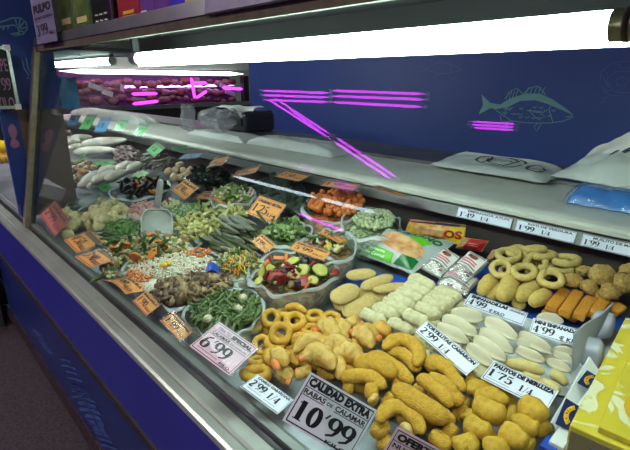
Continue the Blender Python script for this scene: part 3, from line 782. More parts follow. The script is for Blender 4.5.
def print_on(t, topf, pls, w, m, name='printed_lettering'):
    """marks printed on the wrinkled film"""
    vs, fs = [], []
    for pl in pls:
        v2, f2 = strip2d(pl, w, w); o = len(vs)
        vs += [topf(p[0], p[1]) + V((0, 0, .004)) for p in v2]; fs += [tuple(k + o for k in f) for f in f2]
    link(name, mesh(vs, fs, False), m, t)
def q_at(pts, zs): return [at_z(x, y, z) for (x, y), z in zip(pts, zs)]
q = [at_z(428, 165, 1.142), at_z(545, 183.5, 1.142), at_z(545, 183.5, 1.142) + V((-.02, .24, 0)), at_z(428, 165, 1.142) + V((-.02, .24, 0))]
t, tf = flat_bag('carrier_bag', 'flat stack of white carrier bags with a dark drawing, below the wall fish', q, 1.14, .04, MAT['white_bag'], sd=2, wr=.005, top=lambda u, v: .3 + .8 * min(1, v / .8))
print_on(t, tf, [arc(.55, .5, .2, .22, 0, 350, 20), arc(.55, .5, .1, .12, 20, 300, 14), [(.42, .3), (.48, .5), (.45, .7)], [(.62, .35), (.68, .6), (.6, .75)], arc(.86, .4, .06, .15, 0, 330, 12), [(.8, .4), (.93, .42)]], .022, MAT['bag_print'], 'printed_drawing')
def qq(xa, ya, xb, yb, Y, d):
    A, B = at_y(xa, ya, Y), at_y(xb, yb, Y); A.z = B.z = 1.126
    return [A, B, B + V((-.03, d, 0)), A + V((.03, d, 0))]
t, tf = flat_bag('carrier_bag', 'white carrier bag with a printed face, beside the dark weighing scale', qq(246, 137, 332, 144, 1.60, .19), 1.127, .05, MAT['white_bag'], sd=5, wr=.008)
print_on(t, tf, [arc(.4, .5, .1, .25, 0, 350, 16), [(.3, .4), (.38, .6), (.46, .4)], arc(.4, .5, .05, .1, 0, 300, 10), [(.55, .3), (.6, .6), (.66, .35)], [(.7, .5), (.82, .5)]], .01, MAT['bag_print'], 'printed_face')
flat_bag('carrier_bag', 'crumpled white bag lying far along the rear ledge', qq(70, 115, 140, 122, 1.60, .19), 1.127, .07, MAT['white_bag'], sd=8, wr=.012)
flat_bag('carrier_bag', 'white bag lying beneath the clear crumpled bag on the rear ledge', qq(186, 129, 243, 136, 1.58, .2), 1.127, .035, MAT['white_bag'], sd=11, wr=.008)
def crumple(name, label, c, s, m, sd, cat='plastic bag'):
    o = link(name, blob(s[0], s[1], s[2], .5, 1.6, 4, sd, .25, 5), m); o.location = c; return tag(o, label, cat)
c = at_y(216, 116, 1.66); c.z = 1.17 + .07
crumple('clear_bag', 'crumpled clear plastic bag standing on the rear ledge', c, (.16, .08, .065), MAT['wrapc'], 3)
c = at_y(188, 116, 1.66); c.z = 1.127 + .105
crumple('clear_bag', 'twisted upright clear plastic bag on the rear ledge', c, (.05, .05, .10), MAT['wrapc'], 9)
c = at_y(245, 112, 1.96); c.z = 1.141
sc_ = empty('weighing_scale', c, 'dark box shaped weighing scale with a white sheet on top, by the purple lit stall', 'scale')
o = link('body', box_me(.36, .26, .13, .02), MAT['scale_dark'], sc_); o.location = (0, 0, .066)
o = link('display_panel', box_me(.30, .01, .05), MAT['black'], sc_); o.location = (0, -.134, .07)
o = link('tray', box_me(.32, .24, .012, .004), MAT['steel'], sc_); o.location = (0, 0, .137)
t = empty('paper_sheet', c + V((-.02, -.05, .144)), 'loose white sheet on top of the dark weighing scale', 'paper')
o = link('sheet', sheet(1, 1, 12, 8, lambda u, v: V(((u - .5) * .36, (v - .5) * .2, .02 + .02 * noise.noise(V((u * 4, v * 3, 2))) - (.06 * max(0, u - .8) / .2 if u > .8 else 0) * (1 if v < .5 else 0)))), MAT['white'], t)
# bags at the far right
q = [at_z(546, 188, 1.145), at_z(640, 204, 1.145), at_z(640, 204, 1.145) + V((-.02, .30, 0)), at_z(546, 188, 1.145) + V((-.02, .30, 0))]
q2 = [at_z(566, 203, 1.127), at_z(665, 220, 1.127), at_z(665, 220, 1.127) + V((-.02, .22, 0)), at_z(560, 198, 1.127) + V((0, .2, 0))]
t, tf = flat_bag('bag_bundle', 'wrapped bundle of bright blue bags under the white bags at the end of the ledge', q2, 1.127, .05, MAT['blue_bag'], sd=14, wr=.012)
o = link('clear_wrap', sheet(1, 1, 26, 14, lambda u, v: tf(u, v) + V((-.01 + .0 * u, -.012 * (1 - v), .004 + .006 * noise.noise(V((u * 9, v * 9, 1)))))), film('wrapf', (.7, .8, .9), trans=.88, gloss=.06, rough=.15, bump=.6), t)
def hump(u, v): return (.45 + .85 * min(1, u / .5)) * (.28 + .92 * min(1, v / .8))
q = [p + V((0, .03, .045)) for p in [at_z(544, 190, 1.135), at_z(665, 214, 1.135), at_z(665, 214, 1.135) + V((-.02, .30, 0)), at_z(544, 190, 1.135) + V((.03, .24, 0))]]
t, tf = flat_bag('carrier_bag', 'puffed pile of white carrier bags on top of the blue bundle', q, 1.17, .10, MAT['white_bag'], sd=21, wr=.010, top=hump)
print_on(t, tf, [[(.42, .35), (.46, .42)], [(.5, .38), (.55, .44)], [(.52, .36), (.57, .42)], [(.62, .36), (.66, .5)], [(.635, .35), (.675, .49)], [(.6, .7), (.7, .78), (.8, .76)], [(.58, .62), (.68, .7), (.8, .66)], [(.62, .8), (.7, .86), (.85, .84)]], .024, MAT['bag_print'])
# ------------------------------------------------------------------ fried and frozen goods in front
UPD = V((0, -.05, 1)).normalized()
def solid(name, me, m, loc, label, cat, group=None):
    o = link(name, me, m); o.location = loc; return tag(o, label, cat, group)
def body(name, px, wpx, h, m, label, cat, group=None, flat=1.0, p=2.6, amp=.002, fq=60, dh=0, sq=2.0, n=14, seg=12, prof=None, up=None, sub=None):
    """one spline-shaped piece: px = pixels along it, wpx = its width in pixels, h = height of its middle line above the deck"""
    hs = h if isinstance(h, (list, tuple)) else [h] * len(px)
    pts = [P(x, y, k) for (x, y), k in zip(px, hs)]
    c = sum(pts, V()) / len(pts); r = wpx * scale(c) / 2
    me = sausage([q - c for q in pts], r, r * flat, n=n, seg=seg, p=p, amp=amp, fq=fq, up=up or (TOCAM(c) + V((0, 0, .8))), sq=sq, prof=prof)
    return solid(name, me, m, c, label, cat, group)
def ring(name, cx, cy, w, hpx, h, m, label, cat='squid ring', group=None, tk=.3, roll=0, amp=.0015, wob=.12):
    """w, hpx: extent of the ring in pixels; its tilt follows from their ratio"""
    c = P(cx, cy, h); s = scale(c); v = TOCAM(c)
    Ro = w * s / 2; r = Ro * tk; Rm = Ro - r
    cg = min(.98, max(.08, (hpx / w * Ro - r) / Rm)); g = math.acos(cg)
    u = (UPV * math.cos(math.radians(roll)) + RGT * math.sin(math.radians(roll)))
    n = v * math.cos(g) + (u - v * u.dot(v)).normalized() * math.sin(g)
    o = link(name, torus(Rm, r, amp, 70, sd=R.uniform(0, 50), wob=wob), m)
    x = n.orthogonal(); put(o, c, x, n); return tag(o, label, cat, group)

GR = 'golden squid rings in the front heap'
rg = [(250, 327, 26, 16, .035, 'golden batter ring lying flat at the corner of the pink price card'),
 (270.7, 318, 21, 24, .052, 'upright golden ring at the back edge of the heap, beside the green bean bag'),
 (286, 313.4, 25, 12, .03, 'golden ring half hidden behind the upright ring at the back of the heap'),
 (295.5, 321, 24, 20, .045, 'golden ring with an open hole in the middle of the heap, back row'),
 (314.6, 316, 21, 15, .035, 'golden ring at the back right of the heap, below the sandy patties'),
 (331, 318, 21, 15, .04, 'golden ring touching the sandy patties, last of the back row'),
 (312, 330, 23, 15, .03, 'golden ring half covered by an orange tailed battered prawn'),
 (281, 333.5, 24, 24, .055, 'round golden ring on top of two others in the middle of the heap'),
 (275.5, 342, 24, 20, .035, 'golden ring lying just under the round top ring'),
 (262, 345, 21, 25, .03, 'golden ring leaning at the corner of the pink price card'),
 (297, 335, 21, 12, .025, 'golden ring deep under the round top ring, towards the prawns'),
 (277, 357, 28, 21, .035, 'golden ring in front, hugging a pale battered prawn'),
 (256, 374, 35, 20, .025, 'golden ring lowest in front, behind the small card 2\'99 1/4'),
 (259, 361, 24, 12, .015, 'golden ring deep in shade under the pink price card')]
for x, y, w_, hh, h, lb in rg: ring('squid_ring', x, y, w_, hh, h, MAT['ring_gold'], lb, group=GR)
body('squid_ring_piece', [(285, 308), (295, 306), (307, 312)], 8, .05, MAT['ring_gold'], 'curved broken piece of golden ring at the very back of the heap', 'squid ring', GR)
for x, y in [(266, 328), (305, 322), (290, 345), (268, 350), (320, 322)]:
    ring('squid_ring', x, y, 23, 14, .012, MAT['ring_gold'], 'golden ring buried under the top rings of the front heap', group=GR)

def prawn(pts, wpx, h, tail, label, m='prawn'):
    ps = [P(x, y, h) for x, y in pts]; c = sum(ps, V()) / len(ps); s = scale(c)
    t = empty('battered_prawn', c, label, 'battered prawn', 'battered prawns in the front heap')
    prof = lambda u: (max(0, 1 - abs(2 * u - 1) ** 2.4) ** .5) * (.72 + .38 * math.sin(PI * min(1, u * 1.05)))
    link('batter', sausage([q - c for q in ps], wpx * s / 2 * 1.12, wpx * s / 2, n=18, seg=14, amp=.006, fq=75, prof=prof, up=TOCAM(c)), MAT[m], t)
    if tail:
        a, b = P(*tail[0], h + .004), P(*tail[1], h + .004); a = a.lerp(b, .12); b = b.lerp(c, .15)
        link('tail', sausage([a - c, b - c], 6.5 * s / 2 + .001, 3.2 * s / 2 + .001, n=8, seg=8, amp=.001, fq=120, up=TOCAM(c), p=3), MAT['tail'], t)
    return t
prawn([(293, 352), (306, 342), (322, 343), (331, 352)], 15, .045, None, 'curled battered prawn behind the two orange tailed ones in the middle')
prawn([(302, 360), (314, 352), (326, 358), (334, 369)], 19, .06, ((297, 360), (304, 357)), 'large pale battered prawn with an orange tail, just above the 10\'99 card')
prawn([(318, 330), (326, 326), (333, 333), (336, 342)], 17, .055, ((312, 332), (318, 327)), 'battered prawn with bright orange tail next to the golden rings')
prawn([(323, 348), (335, 343), (345, 349), (350, 356)], 18, .06, ((318, 348), (325, 345)), 'plump battered prawn in the middle of the prawn heap')
prawn([(272, 352), (279, 357), (287, 366)], 15, .06, ((271, 358), (279, 372)), 'oval battered prawn leaning inside a golden ring')
prawn([(277, 378), (284, 374), (292, 379)], 15, .035, ((286, 380), (291, 384)), 'small battered prawn behind the card 2\'99 1/4')
prawn([(296, 378), (304, 372), (312, 366)], 11, .035, ((294, 374), (301, 369)), 'battered prawn poking out at the corner of the 10\'99 card')
prawn([(334, 324), (341, 330), (346, 340)], 17, .05, None, 'pale battered prawn without visible tail, beside the flat sandy patty')
prawn([(352, 336), (360, 332), (368, 340), (371, 348)], 15, .06, ((349, 334), (356, 328)), 'curled battered prawn with an orange tail right of the heap')
prawn([(360, 329), (368, 331), (376, 340)], 14, .045, ((357, 326), (364, 324)), 'battered prawn touching the white croquettes')
prawn([(372, 326), (382, 330), (389, 336)], 15, .045, ((375, 340), (382, 338)), 'golden battered prawn between croquettes and breaded strips', 'prawn2')
prawn([(345, 327), (353, 323), (361, 321)], 13, .04, ((341, 324), (347, 327)), 'battered prawn lying below the flat patty')
prawn([(334, 360), (343, 352), (355, 355), (361, 362)], 18, .055, ((331, 352), (337, 351)), 'wide battered prawn above the breaded strips')
prawn([(352, 350), (357, 345), (366, 349)], 14, .035, None, 'battered prawn half hidden behind the curled one on the right', 'prawn2')
prawn([(328, 370), (337, 363), (341, 372), (338, 379)], 14, .045, None, 'battered prawn right at the top edge of the 10\'99 card')
prawn([(350, 366), (347, 374)], 12, .03, None, 'battered prawn low between the strips and the top edge of the 10\'99 card', 'prawn2')
for x, y in [(300, 345), (318, 340), (340, 340), (330, 345), (355, 335), (312, 366), (326, 375), (290, 362), (300, 362)]:
    prawn([(x - 8, y), (x, y - 4), (x + 8, y + 3)], 15, .018, None, 'battered prawn buried under the top layer of the heap', 'prawn2')

GS = 'breaded squid strips in the front heap'
def stp(px, w_, h, lb, m='strip_gold', fl=.8, p=5, **k): return body('breaded_strip', px, w_ * 1.2, h, MAT[m], lb, 'breaded squid', GS, flat=fl, p=p, amp=.003, fq=110, sq=3.4, **k)
stp([(383, 349), (396, 340), (410, 342), (419, 353), (416, 366)], 12, .062, 'strongly arched breaded strip at the top of the heap by the croquettes')
stp([(386, 353), (400, 353), (412, 362), (418, 371)], 11, .048, 'breaded strip nested inside the arched one')
stp([(367, 355), (382, 359), (397, 369), (413, 383)], 12, .052, 'long straight breaded strip running under the arch')
stp([(357, 368), (366, 363), (380, 365), (396, 376)], 16, .055, 'wide crescent breaded piece in the upper part of the heap')
stp([(341, 379), (355, 376), (370, 377), (386, 388)], 12, .05, 'breaded strip along the top edge of the 10\'99 card')
stp([(392, 382), (407, 386)], 11, .035, 'short breaded piece under the long straight strip')
stp([(425, 367), (437, 363), (455, 374)], 14, .05, 'breaded strip behind the corner of the 2\'99 fritter card')
stp([(418, 376), (428, 383), (440, 392), (452, 406)], 12, .06, 'breaded strip with a pale end in the middle of the heap')
stp([(394, 386), (409, 397), (428, 409), (449, 421)], 17, .062, 'longest breaded strip in front, above the pink offer card')
stp([(428, 375), (441, 383), (458, 393)], 12, .058, 'breaded strip running beside the pale ended one')
stp([(446, 369), (455, 378), (463, 391)], 11, .05, 'breaded strip at the side of the nuggets, upper end')
stp([(378, 422), (387, 410), (402, 407), (415, 418), (422, 434)], 13, .05, 'arched breaded strip above the pink offer card')
stp([(364, 391), (379, 392)], 14, .042, 'stubby breaded piece beside the 10\'99 card')
stp([(373, 436), (382, 428), (390, 427)], 13, .03, 'breaded piece between the 10\'99 card and the pink offer card')
stp([(430, 434), (440, 440), (450, 449)], 13, .035, 'breaded strip lowest in front of the longest one')
stp([(444, 428), (456, 436)], 14, .035, 'short breaded piece next to the lowest nuggets')
stp([(371, 398), (376, 402)], 11, .04, 'tiny breaded nub against the 10\'99 card', 'prawn')
stp([(343, 386), (354, 388)], 14, .03, 'round breaded lump behind the top edge of the 10\'99 card')
stp([(441, 377), (450, 392), (462, 404)], 12, .05, 'breaded strip descending towards the nuggets')
stp([(440, 411), (452, 424)], 12, .045, 'breaded piece beside the long front strip')
stp([(466, 378), (478, 384)], 9, .035, 'thin breaded strip below the palitos card', )
stp([(400, 413), (412, 420)], 16, .02, 'breaded piece in the dark hollow under the arched strip')
stp([(384, 398), (396, 404)], 14, .025, 'breaded piece in the hollow beside the 10\'99 card')
stp([(404, 433), (410, 428)], 14, .035, 'pale breaded lump at the top corner of the pink offer card', 'patty')
stp([(430, 392), (444, 404)], 14, .025, 'breaded strip buried under the two parallel strips')
for q in [[(395, 365), (405, 372)], [(372, 372), (386, 380)], [(410, 390), (424, 398)], [(420, 412), (436, 424)], [(455, 408), (466, 416)], [(438, 370), (450, 380)], [(378, 440), (392, 446)], [(352, 380), (366, 388)], [(440, 440), (452, 446)]]:
    stp(q, 14, .012, 'breaded strip at the bottom of the front heap')
GN = 'fish nuggets in the front heap'
def nug(px, w_, h, lb, **k): return body('fish_nugget', px, w_ * 1.2, h, MAT['nugget'], lb, 'nugget', GN, flat=.78, p=4, amp=.006, fq=50, sq=2.8, **k)
nug([(465, 390), (482, 386), (499, 386)], 11, .045, 'straight nugget right below the 1\'75 card')
nug([(474, 398), (492, 396), (509, 402)], 14, .04, 'nugget lying behind the biggest one, near the 1\'75 card')
nug([(473, 402), (490, 411), (506, 418)], 18, .058, 'biggest nugget on top in the middle of its heap')
nug([(519, 402), (532, 409), (546, 419)], 20, .055, 'club shaped nugget beside the white carton')
nug([(463, 424), (478, 428), (492, 434)], 18, .05, 'nugget in front with a square end, beside the breaded strips')
nug([(510, 422), (524, 424), (538, 432)], 17, .04, 'nugget half hidden below the club shaped one')
nug([(499, 430), (512, 436), (527, 446)], 19, .055, 'nugget low in front, next to the blue corner of the carton')
nug([(455, 448), (466, 444), (478, 450)], 18, .045, 'rounded nugget at the lower edge left of the other two')
nug([(484, 450), (496, 446), (510, 452)], 15, .045, 'nugget at the lower edge in the middle')
nug([(463, 412), (472, 418), (480, 424)], 13, .03, 'small nugget tucked under the biggest one')
nug([(540, 424), (548, 432)], 16, .03, 'nugget disappearing behind the white carton')
for q in [[(485, 440), (495, 436)], [(505, 412), (518, 416)], [(470, 436), (484, 442)], [(520, 440), (534, 448)], [(458, 402), (468, 408)], [(498, 400), (512, 396)], [(520, 420), (530, 430)]]:
    nug(q, 18, .014, 'nugget at the bottom of the nugget heap')

GE = 'white half moon pasties'
def pasty(a, b, h, lb, m='pasty_white', W=.34, T=.17, flip=False, name='pasty', grp=GE, cat='pasty', tilt=.3):
    A, B = P(*a, h), P(*b, h); c = (A + B) / 2; L = (B - A).length
    o = link(name, crescent(1, W, T, .1, R.uniform(0, 50)), MAT[m])
    x = (B - A) if flip else (A - B)
    # straight side up-slope, crimped rim towards the camera side
    put(o, c, x, (TOCAM(c) * tilt + V((0, 0, 1))).normalized(), (L, L * .66, L * 1.5)); return tag(o, label_ok(lb), cat, grp)
def label_ok(s): return s
E1 = [((451, 313), (485, 319), .045, 'plump white pasty at the back, under the 4\'99 big pasty card', .45, .24), ((442, 318), (479, 336), .05, 'second white pasty from the croquettes, long and slim', .32, .2), ((437, 326), (470, 343), .045, 'white pasty next to the 2\'99 card corner', .36, .2),
 ((485, 320), (520, 340), .05, 'white pasty at the back of the middle row, towards the mini pasty card', .34, .2), ((480, 331), (515, 353), .05, 'white pasty in the centre of the tray', .34, .2), ((474, 339), (508, 361), .05, 'white pasty next in front of the centre one', .34, .2), ((467, 346), (496, 367), .045, 'white pasty lowest in the middle row, above the palitos card', .34, .2)]
for a, b, h, lb, W, T in E1: pasty(a, b, h, lb, W=W, T=T, flip=True)
for a, b in [((460, 330), (486, 344)), ((462, 345), (482, 360)), ((492, 334), (512, 347)), ((456, 318), (480, 328))]: pasty(a, b, .02, 'white pasty buried under the upper white pasties', flip=True)
GM = 'mini white pasties'
E2 = [((518, 336), (553, 353), .05, 'mini pasty on top, at the back of its heap below the mini card'), ((516, 342), (547, 352), .042, 'mini pasty just under the top one'), ((515, 350), (545, 362), .048, 'mini pasty in front of its heap, crimped rim showing'), ((553, 349), (577, 355), .045, 'mini pasty below the corner of the mini card'), ((553, 354), (575, 363), .045, 'mini pasty beside the grey carton wall'), ((546, 361), (572, 372), .045, 'mini pasty lowest beside the grey carton'), ((536, 317), (564, 322), .03, 'mini pasty peeping out behind the mini card')]
for a, b, h, lb in E2: pasty(a, b, h, lb, W=.3, T=.24, flip=True, grp=GM)
for a, b in [((528, 350), (550, 358)), ((540, 355), (566, 365)), ((560, 345), (578, 350)), ((522, 340), (540, 344))]: pasty(a, b, .02, 'mini pasty buried in the mini pasty heap', W=.34, T=.22, flip=True, grp=GM)
for q, w_, lb in [([(505, 362), (522, 365), (545, 372)], 13, 'pale yellow stick on top beside the palitos card'), ([(550, 372), (558, 376), (567, 384)], 12, 'pale yellow stick below the mini pasties'), ([(540, 380), (550, 386), (560, 392)], 12, 'pale yellow stick touching the palitos card'), ([(520, 375), (532, 378), (542, 380)], 10, 'pale yellow stick under the top one')]:
    body('hake_stick', q, w_, .042, MAT['pasty_pale'], lb, 'fish stick', 'pale hake sticks', amp=.003, fq=60, p=3.5)
GC = 'white battered croquettes in two rows'
rods = [(421.5, 283, 'left', 0), (417, 289.5, 'left', 1), (409, 296, 'left', 2), (401, 301.7, 'left', 3), (394.4, 307, 'left', 4), (385, 312, 'left', 5), (373.3, 318, 'left', 6),
        (447.8, 294, 'right', 0), (441, 299.5, 'right', 1), (434.4, 305, 'right', 2), (427.8, 311, 'right', 3), (415.5, 318.5, 'right', 4), (400, 327, 'right', 5)]
ORD = ['rearmost', 'second from the back', 'third from the back', 'fourth from the back', 'fifth from the back', 'sixth from the back', 'foremost']
for x, y, row, k in rods:
    lb = 'white battered croquette, %s of the row %s' % (ORD[k] if not (row == 'right' and k == 5) else 'foremost', 'beside the sandy patties' if row == 'left' else 'beside the white pasties')
    body('croquette', [(x - 12, y - 5), (x, y), (x + 13, y + 6)], 13.5, .042, MAT['croquette'], lb, 'croquette', GC, amp=.006, fq=95, p=7, sq=3.4, flat=.85, n=20, seg=16)
for x, y in [(455, 305), (450, 312), (442, 318), (405, 312), (385, 322), (430, 290), (412, 306), (395, 317), (430, 322), (420, 328), (408, 333), (452, 299)]:
    body('croquette', [(x - 11, y - 5), (x, y), (x + 11, y + 5)], 12, .018, MAT['croquette'], 'white croquette in the lower layer of the croquette tray', 'croquette', GC, amp=.004, fq=75, p=5, sq=3)
for i, (x, y) in enumerate([(425, 346), (432, 353), (426, 357), (440, 362), (452, 350), (461, 357), (472, 366), (480, 372), (485, 368), (445, 366), (420, 340), (418, 350), (434, 362)]):
    c = P(x, y, .03); s = scale(c)
    o = link('fritter', blob(9 * s, 7.5 * s, 4.5 * s, .4, 2.2, 3, i * 3, .22, 6), MAT['fritter']); put(o, c, (R.uniform(-1, 1), R.uniform(-1, 1), 0), (TOCAM(c) + V((0, 0, 1)) + jit(.2)))
    tag(o, 'lumpy pale fritter in the heap under the 2\'99 fritter card', 'fritter', 'pale fritters around their card')
GP = 'flat sandy patties'
for a, b, w_, h, lb in [((346, 276), (376, 273), 13, .055, 'oval sandy patty at the very back, nearest the green printed bag'), ((361, 288), (393, 276), 13, .05, 'sandy patty second from the back, tilted up'), ((373, 290), (408, 285), 10, .045, 'slim sandy patty beside the croquettes'),
    ((332, 301), (358, 287), 21, .06, 'broad sandy patty on top of another beside the vegetable bag'), ((335, 308), (359, 294), 18, .04, 'sandy patty directly beneath the broad one'), ((343, 315), (377, 299), 20, .03, 'big flat sandy patty in front, above the prawns')]:
    body('patty', [a, ((a[0] + b[0]) / 2, (a[1] + b[1]) / 2), b], w_, h, MAT['patty'], lb, 'patty', GP, flat=.42, p=2.8, amp=.001, fq=60, n=18, seg=16)
for q in [[(350, 297), (380, 290)], [(340, 300), (364, 300)], [(362, 300), (390, 293)]]: body('patty', q, 16, .018, MAT['patty'], 'sandy patty in the bottom layer of the patty tray', 'patty', GP, flat=.4, p=2.6, amp=.001)
# pale rings, pasties, fish fingers, stuffed clams
GQ = 'pale squid rings at the back'
for x, y, w_, hh, h, lb in [(508, 255, 26, 18, .06, 'pale ring with an open hole on top, nearest the red packet'), (517, 252, 24, 16, .045, 'pale ring lying right behind the top one'), (535, 249.5, 23, 10, .035, 'pale ring furthest back against the dark wall'), (543, 255, 27, 12, .05, 'pale ring lying flat in the back row'),
    (501, 268.8, 23, 20, .055, 'pale ring standing beside the clear packets'), (524, 271.6, 27, 19, .06, 'pale ring in the middle of the front row'), (536, 263, 24, 21, .06, 'pale upright ring in the centre of the heap'), (551, 278.8, 27, 21, .06, 'pale ring in front beside the stuffed clams'), (560, 269, 26, 13, .05, 'pale flat ring above the front one'), (566, 260.6, 28, 15, .05, 'pale ring at the end of the back row next to the clams'), (522, 279, 20, 10, .03, 'pale ring half hidden behind a big pasty'), (507, 271, 16, 12, .035, 'pale ring seen inside the standing one')]:
    ring('squid_ring', x, y, w_, hh, h + .035, MAT['ring_pale'], lb, group=GQ, tk=.27)
for x, y in [(515, 262), (530, 258), (548, 264), (538, 274), (556, 260)]: ring('squid_ring', x, y, 25, 14, .035, MAT['ring_pale'], 'pale ring in the lower layer of the back heap', group=GQ, tk=.27)
GB = 'big breaded pasties'
for q, w_, h, lb in [([(480, 293), (488, 284), (497, 276)], 16, .05, 'big breaded pasty beside the clear packets'), ([(501, 299), (508, 288), (514, 278)], 20, .06, 'fattest breaded pasty, upright above the big pasty card'), ([(518, 299), (528, 291), (540, 283)], 17, .058, 'big breaded pasty in front of the pale rings'), ([(530, 303), (540, 298), (549, 291)], 16, .055, 'big breaded pasty next to the fish fingers'), ([(489, 298), (494, 292), (500, 286)], 13, .035, 'big breaded pasty deep between two others'), ([(505, 283), (514, 283), (522, 285)], 14, .025, 'big breaded pasty below the rings'), ([(515, 305), (522, 302)], 14, .03, 'big breaded pasty behind the top edge of its card')]:
    body('breaded_pasty', q, w_, h, MAT['pasty_big'], lb, 'breaded pasty', GB, p=2.4, amp=.0035, fq=40)
def block(name, a, b, w_, t_, h, m, lb, cat, grp):
    A, B = P(*a, h), P(*b, h); c = (A + B) / 2; s = scale(c)
    o = link(name, box_me((B - A).length, w_ * s, t_ * s, .004, 3), m); o.data.polygons.foreach_set('use_smooth', [True] * len(o.data.polygons))
    put(o, c, B - A, TOCAM(c) + V((0, 0, 1.0))); return tag(o, lb, cat, grp)
GF = 'orange fish fingers'
for a, b, h, lb in [((551, 309), (565, 291), .05, 'orange fish finger first in the row, beside the big pasties'), ((564, 314), (578, 293), .055, 'orange fish finger second in the row, longest in view'), ((578, 317), (591, 299), .05, 'orange fish finger third in the row'), ((593, 316), (605, 300), .045, 'orange fish finger fourth in the row, partly behind the grey carton')]:
    block('fish_finger', a, b, 11, 8, h, MAT['finger'], lb, 'fish finger', GF)
block('fish_finger', (547, 316), (560, 302), 12, 8, .025, MAT['finger'], 'orange fish finger lying under the first one', 'fish finger', GF)
block('fish_finger', (570, 318), (584, 302), 12, 8, .022, MAT['finger'], 'orange fish finger lying under the second and third', 'fish finger', GF)
block('fish_finger', (612, 312), (622, 306), 11, 8, .03, MAT['finger'], 'orange fish finger peeping out behind the white wrapped packs', 'fish finger', GF)
GL_ = 'stuffed breaded clams'
for i, (x, y, w_, h, lb, edge) in enumerate([(584.6, 271, 17, .05, 'stuffed clam turned on edge with its dark shell showing', 1), (573, 280, 18, .055, 'stuffed clam beside the front pale ring', 0), (602, 275, 26, .065, 'largest stuffed clam on top', 0), (589.5, 287, 19, .05, 'stuffed clam just below the largest, above the fish fingers', 0), (611, 291, 21, .045, 'stuffed clam nearest the wrapped white packs', 0), (625, 283, 24, .06, 'stuffed clam at the edge of the picture, double domed', 0), (628, 271, 18, .04, 'stuffed clam furthest back at the edge', 0), (598, 294, 17, .03, 'stuffed clam low between two others', 0), (612, 280, 18, .03, 'stuffed clam behind the largest', 0)]):
    c = P(x, y, h + .03); s = scale(c); r = w_ * s / 2
    t = empty('stuffed_clam', c, lb, 'stuffed clam', GL_)
    n = (TOCAM(c) + V((0, 0, .5)) + jit(.2)) if not edge else V((.2, -.1, .4)) + RGT * .9
    t.matrix_world = Matrix.Translation(c) @ frame(RGT + jit(.3), n).to_4x4()
    o = link('crumb_filling', blob(r, r * .86, r * .62, .28, 2.2, 3, i * 5, .1, 9), MAT['clamcrumb'], t)
    b = bmesh.new(); bmesh.ops.create_uvsphere(b, u_segments=20, v_segments=10, radius=1)
    bmesh.ops.delete(b, geom=[v for v in b.verts if v.co.z > .12], context='VERTS')
    for v in b.verts: v.co = V((v.co.x * r * 1.06, v.co.y * r * .92, v.co.z * r * .5))
    me = bpy.data.meshes.new('shell'); b.to_mesh(me); b.free(); me.polygons.foreach_set('use_smooth', [True] * len(me.polygons))
    link('shell', me, MAT['clamshell'], t)

# trays and liners under the goods
def tray(label, corners, m, z=.004, name='tray_liner'):
    pts = []
    for x, y in corners:
        p = at_z(x, y, .9)
        for _ in range(9): p = at_z(x, y, deck_z(p.y) + z)
        if p.y > 1.385: p = V((p.x, 1.385, deck_z(1.385) + z))
        pts.append(p)
    n = len(pts)
    vs = pts + [p - V((0, 0, .003)) for p in pts]
    o = link(name, fixn(mesh(vs, [tuple(range(n)), tuple(range(2 * n - 1, n - 1, -1))] + [(i, n + i, n + (i + 1) % n, (i + 1) % n) for i in range(n)], False)), m)
    return tag(o, label, 'tray liner')
tray('blue liner behind the sandy patties', [(322, 270), (450, 278), (440, 292), (322, 284)], MAT['blue_tray'])
tray('blue liner under the pale rings and stuffed clams', [(478, 250), (632, 262), (640, 330), (520, 322), (470, 300)], MAT['blue_tray'])
tray('white tray under the croquettes and white pasties', [(400, 285), (470, 300), (600, 340), (590, 400), (420, 366), (350, 320)], MAT['white_tray'], .008)

# ------------------------------------------------------------------ packets at the back
t = empty('frozen_bag', P(405, 262, .01), 'grey frozen bag with a salmon picture, green corners and dark green letters', 'frozen food bag')
O = t.location.copy()
def bagpt(x, y, h): return P(x, y, h)
gq = [(360, 254), (412, 274), (455, 243), (388, 228)]
A_ = [P(*gq[0], .035), P(*gq[1], .04), P(*gq[2], .085), P(*gq[3], .10)]
def gf(u, v, dz=0):
    p = A_[0].lerp(A_[1], u).lerp(A_[3].lerp(A_[2], u), v); e = min(u, 1 - u, v, 1 - v)
    nrm = (A_[1] - A_[0]).cross(A_[3] - A_[0]).normalized(); nrm = nrm if nrm.z > 0 else -nrm
    bulge = .035 * min(1, e / .3) ** .7 + .006 * noise.noise(V((u * 5, v * 5, 1)))
    k = 1 + .03 * noise.noise(V((u * 7, v * 7, 4)))
    out = (p - sum(A_, V()) / 4) * (k - 1)
    return p + nrm * (bulge + dz) + out - O
link('film', sheet(1, 1, 26, 26, gf), MAT['bag_grey'], t)
link('underside', sheet(1, 1, 14, 14, lambda u, v: gf(u, v) * 1.0 - V((0, 0, .045 * min(1, min(u, 1 - u, v, 1 - v) / .2) + .001))), MAT['bag_grey'], t)
def patch(nm, poly, m, dz=.0025, nx=14):
    """a printed area on the bag: poly maps (s,t) in 0..1 to bag u,v"""
    link(nm, sheet(1, 1, nx, nx, lambda s, q: gf(*poly(s, q), dz)), m, t)
def quadmap(a, b, c, d): return lambda s, q: tuple((a[i] * (1 - s) + b[i] * s) * (1 - q) + (d[i] * (1 - s) + c[i] * s) * q for i in (0, 1))
patch('green_corner', quadmap((.02, .03), (.62, .02), (.58, .2), (.03, .26)), MAT['bag_green'])
patch('dark_green_corner', quadmap((.66, .03), (.97, .03), (.95, .25), (.75, .3)), MAT['bag_darkgreen'])
patch('green_leaf', quadmap((.55, .68), (.8, .55), (.86, .7), (.62, .82)), MAT['bag_green'], .003)
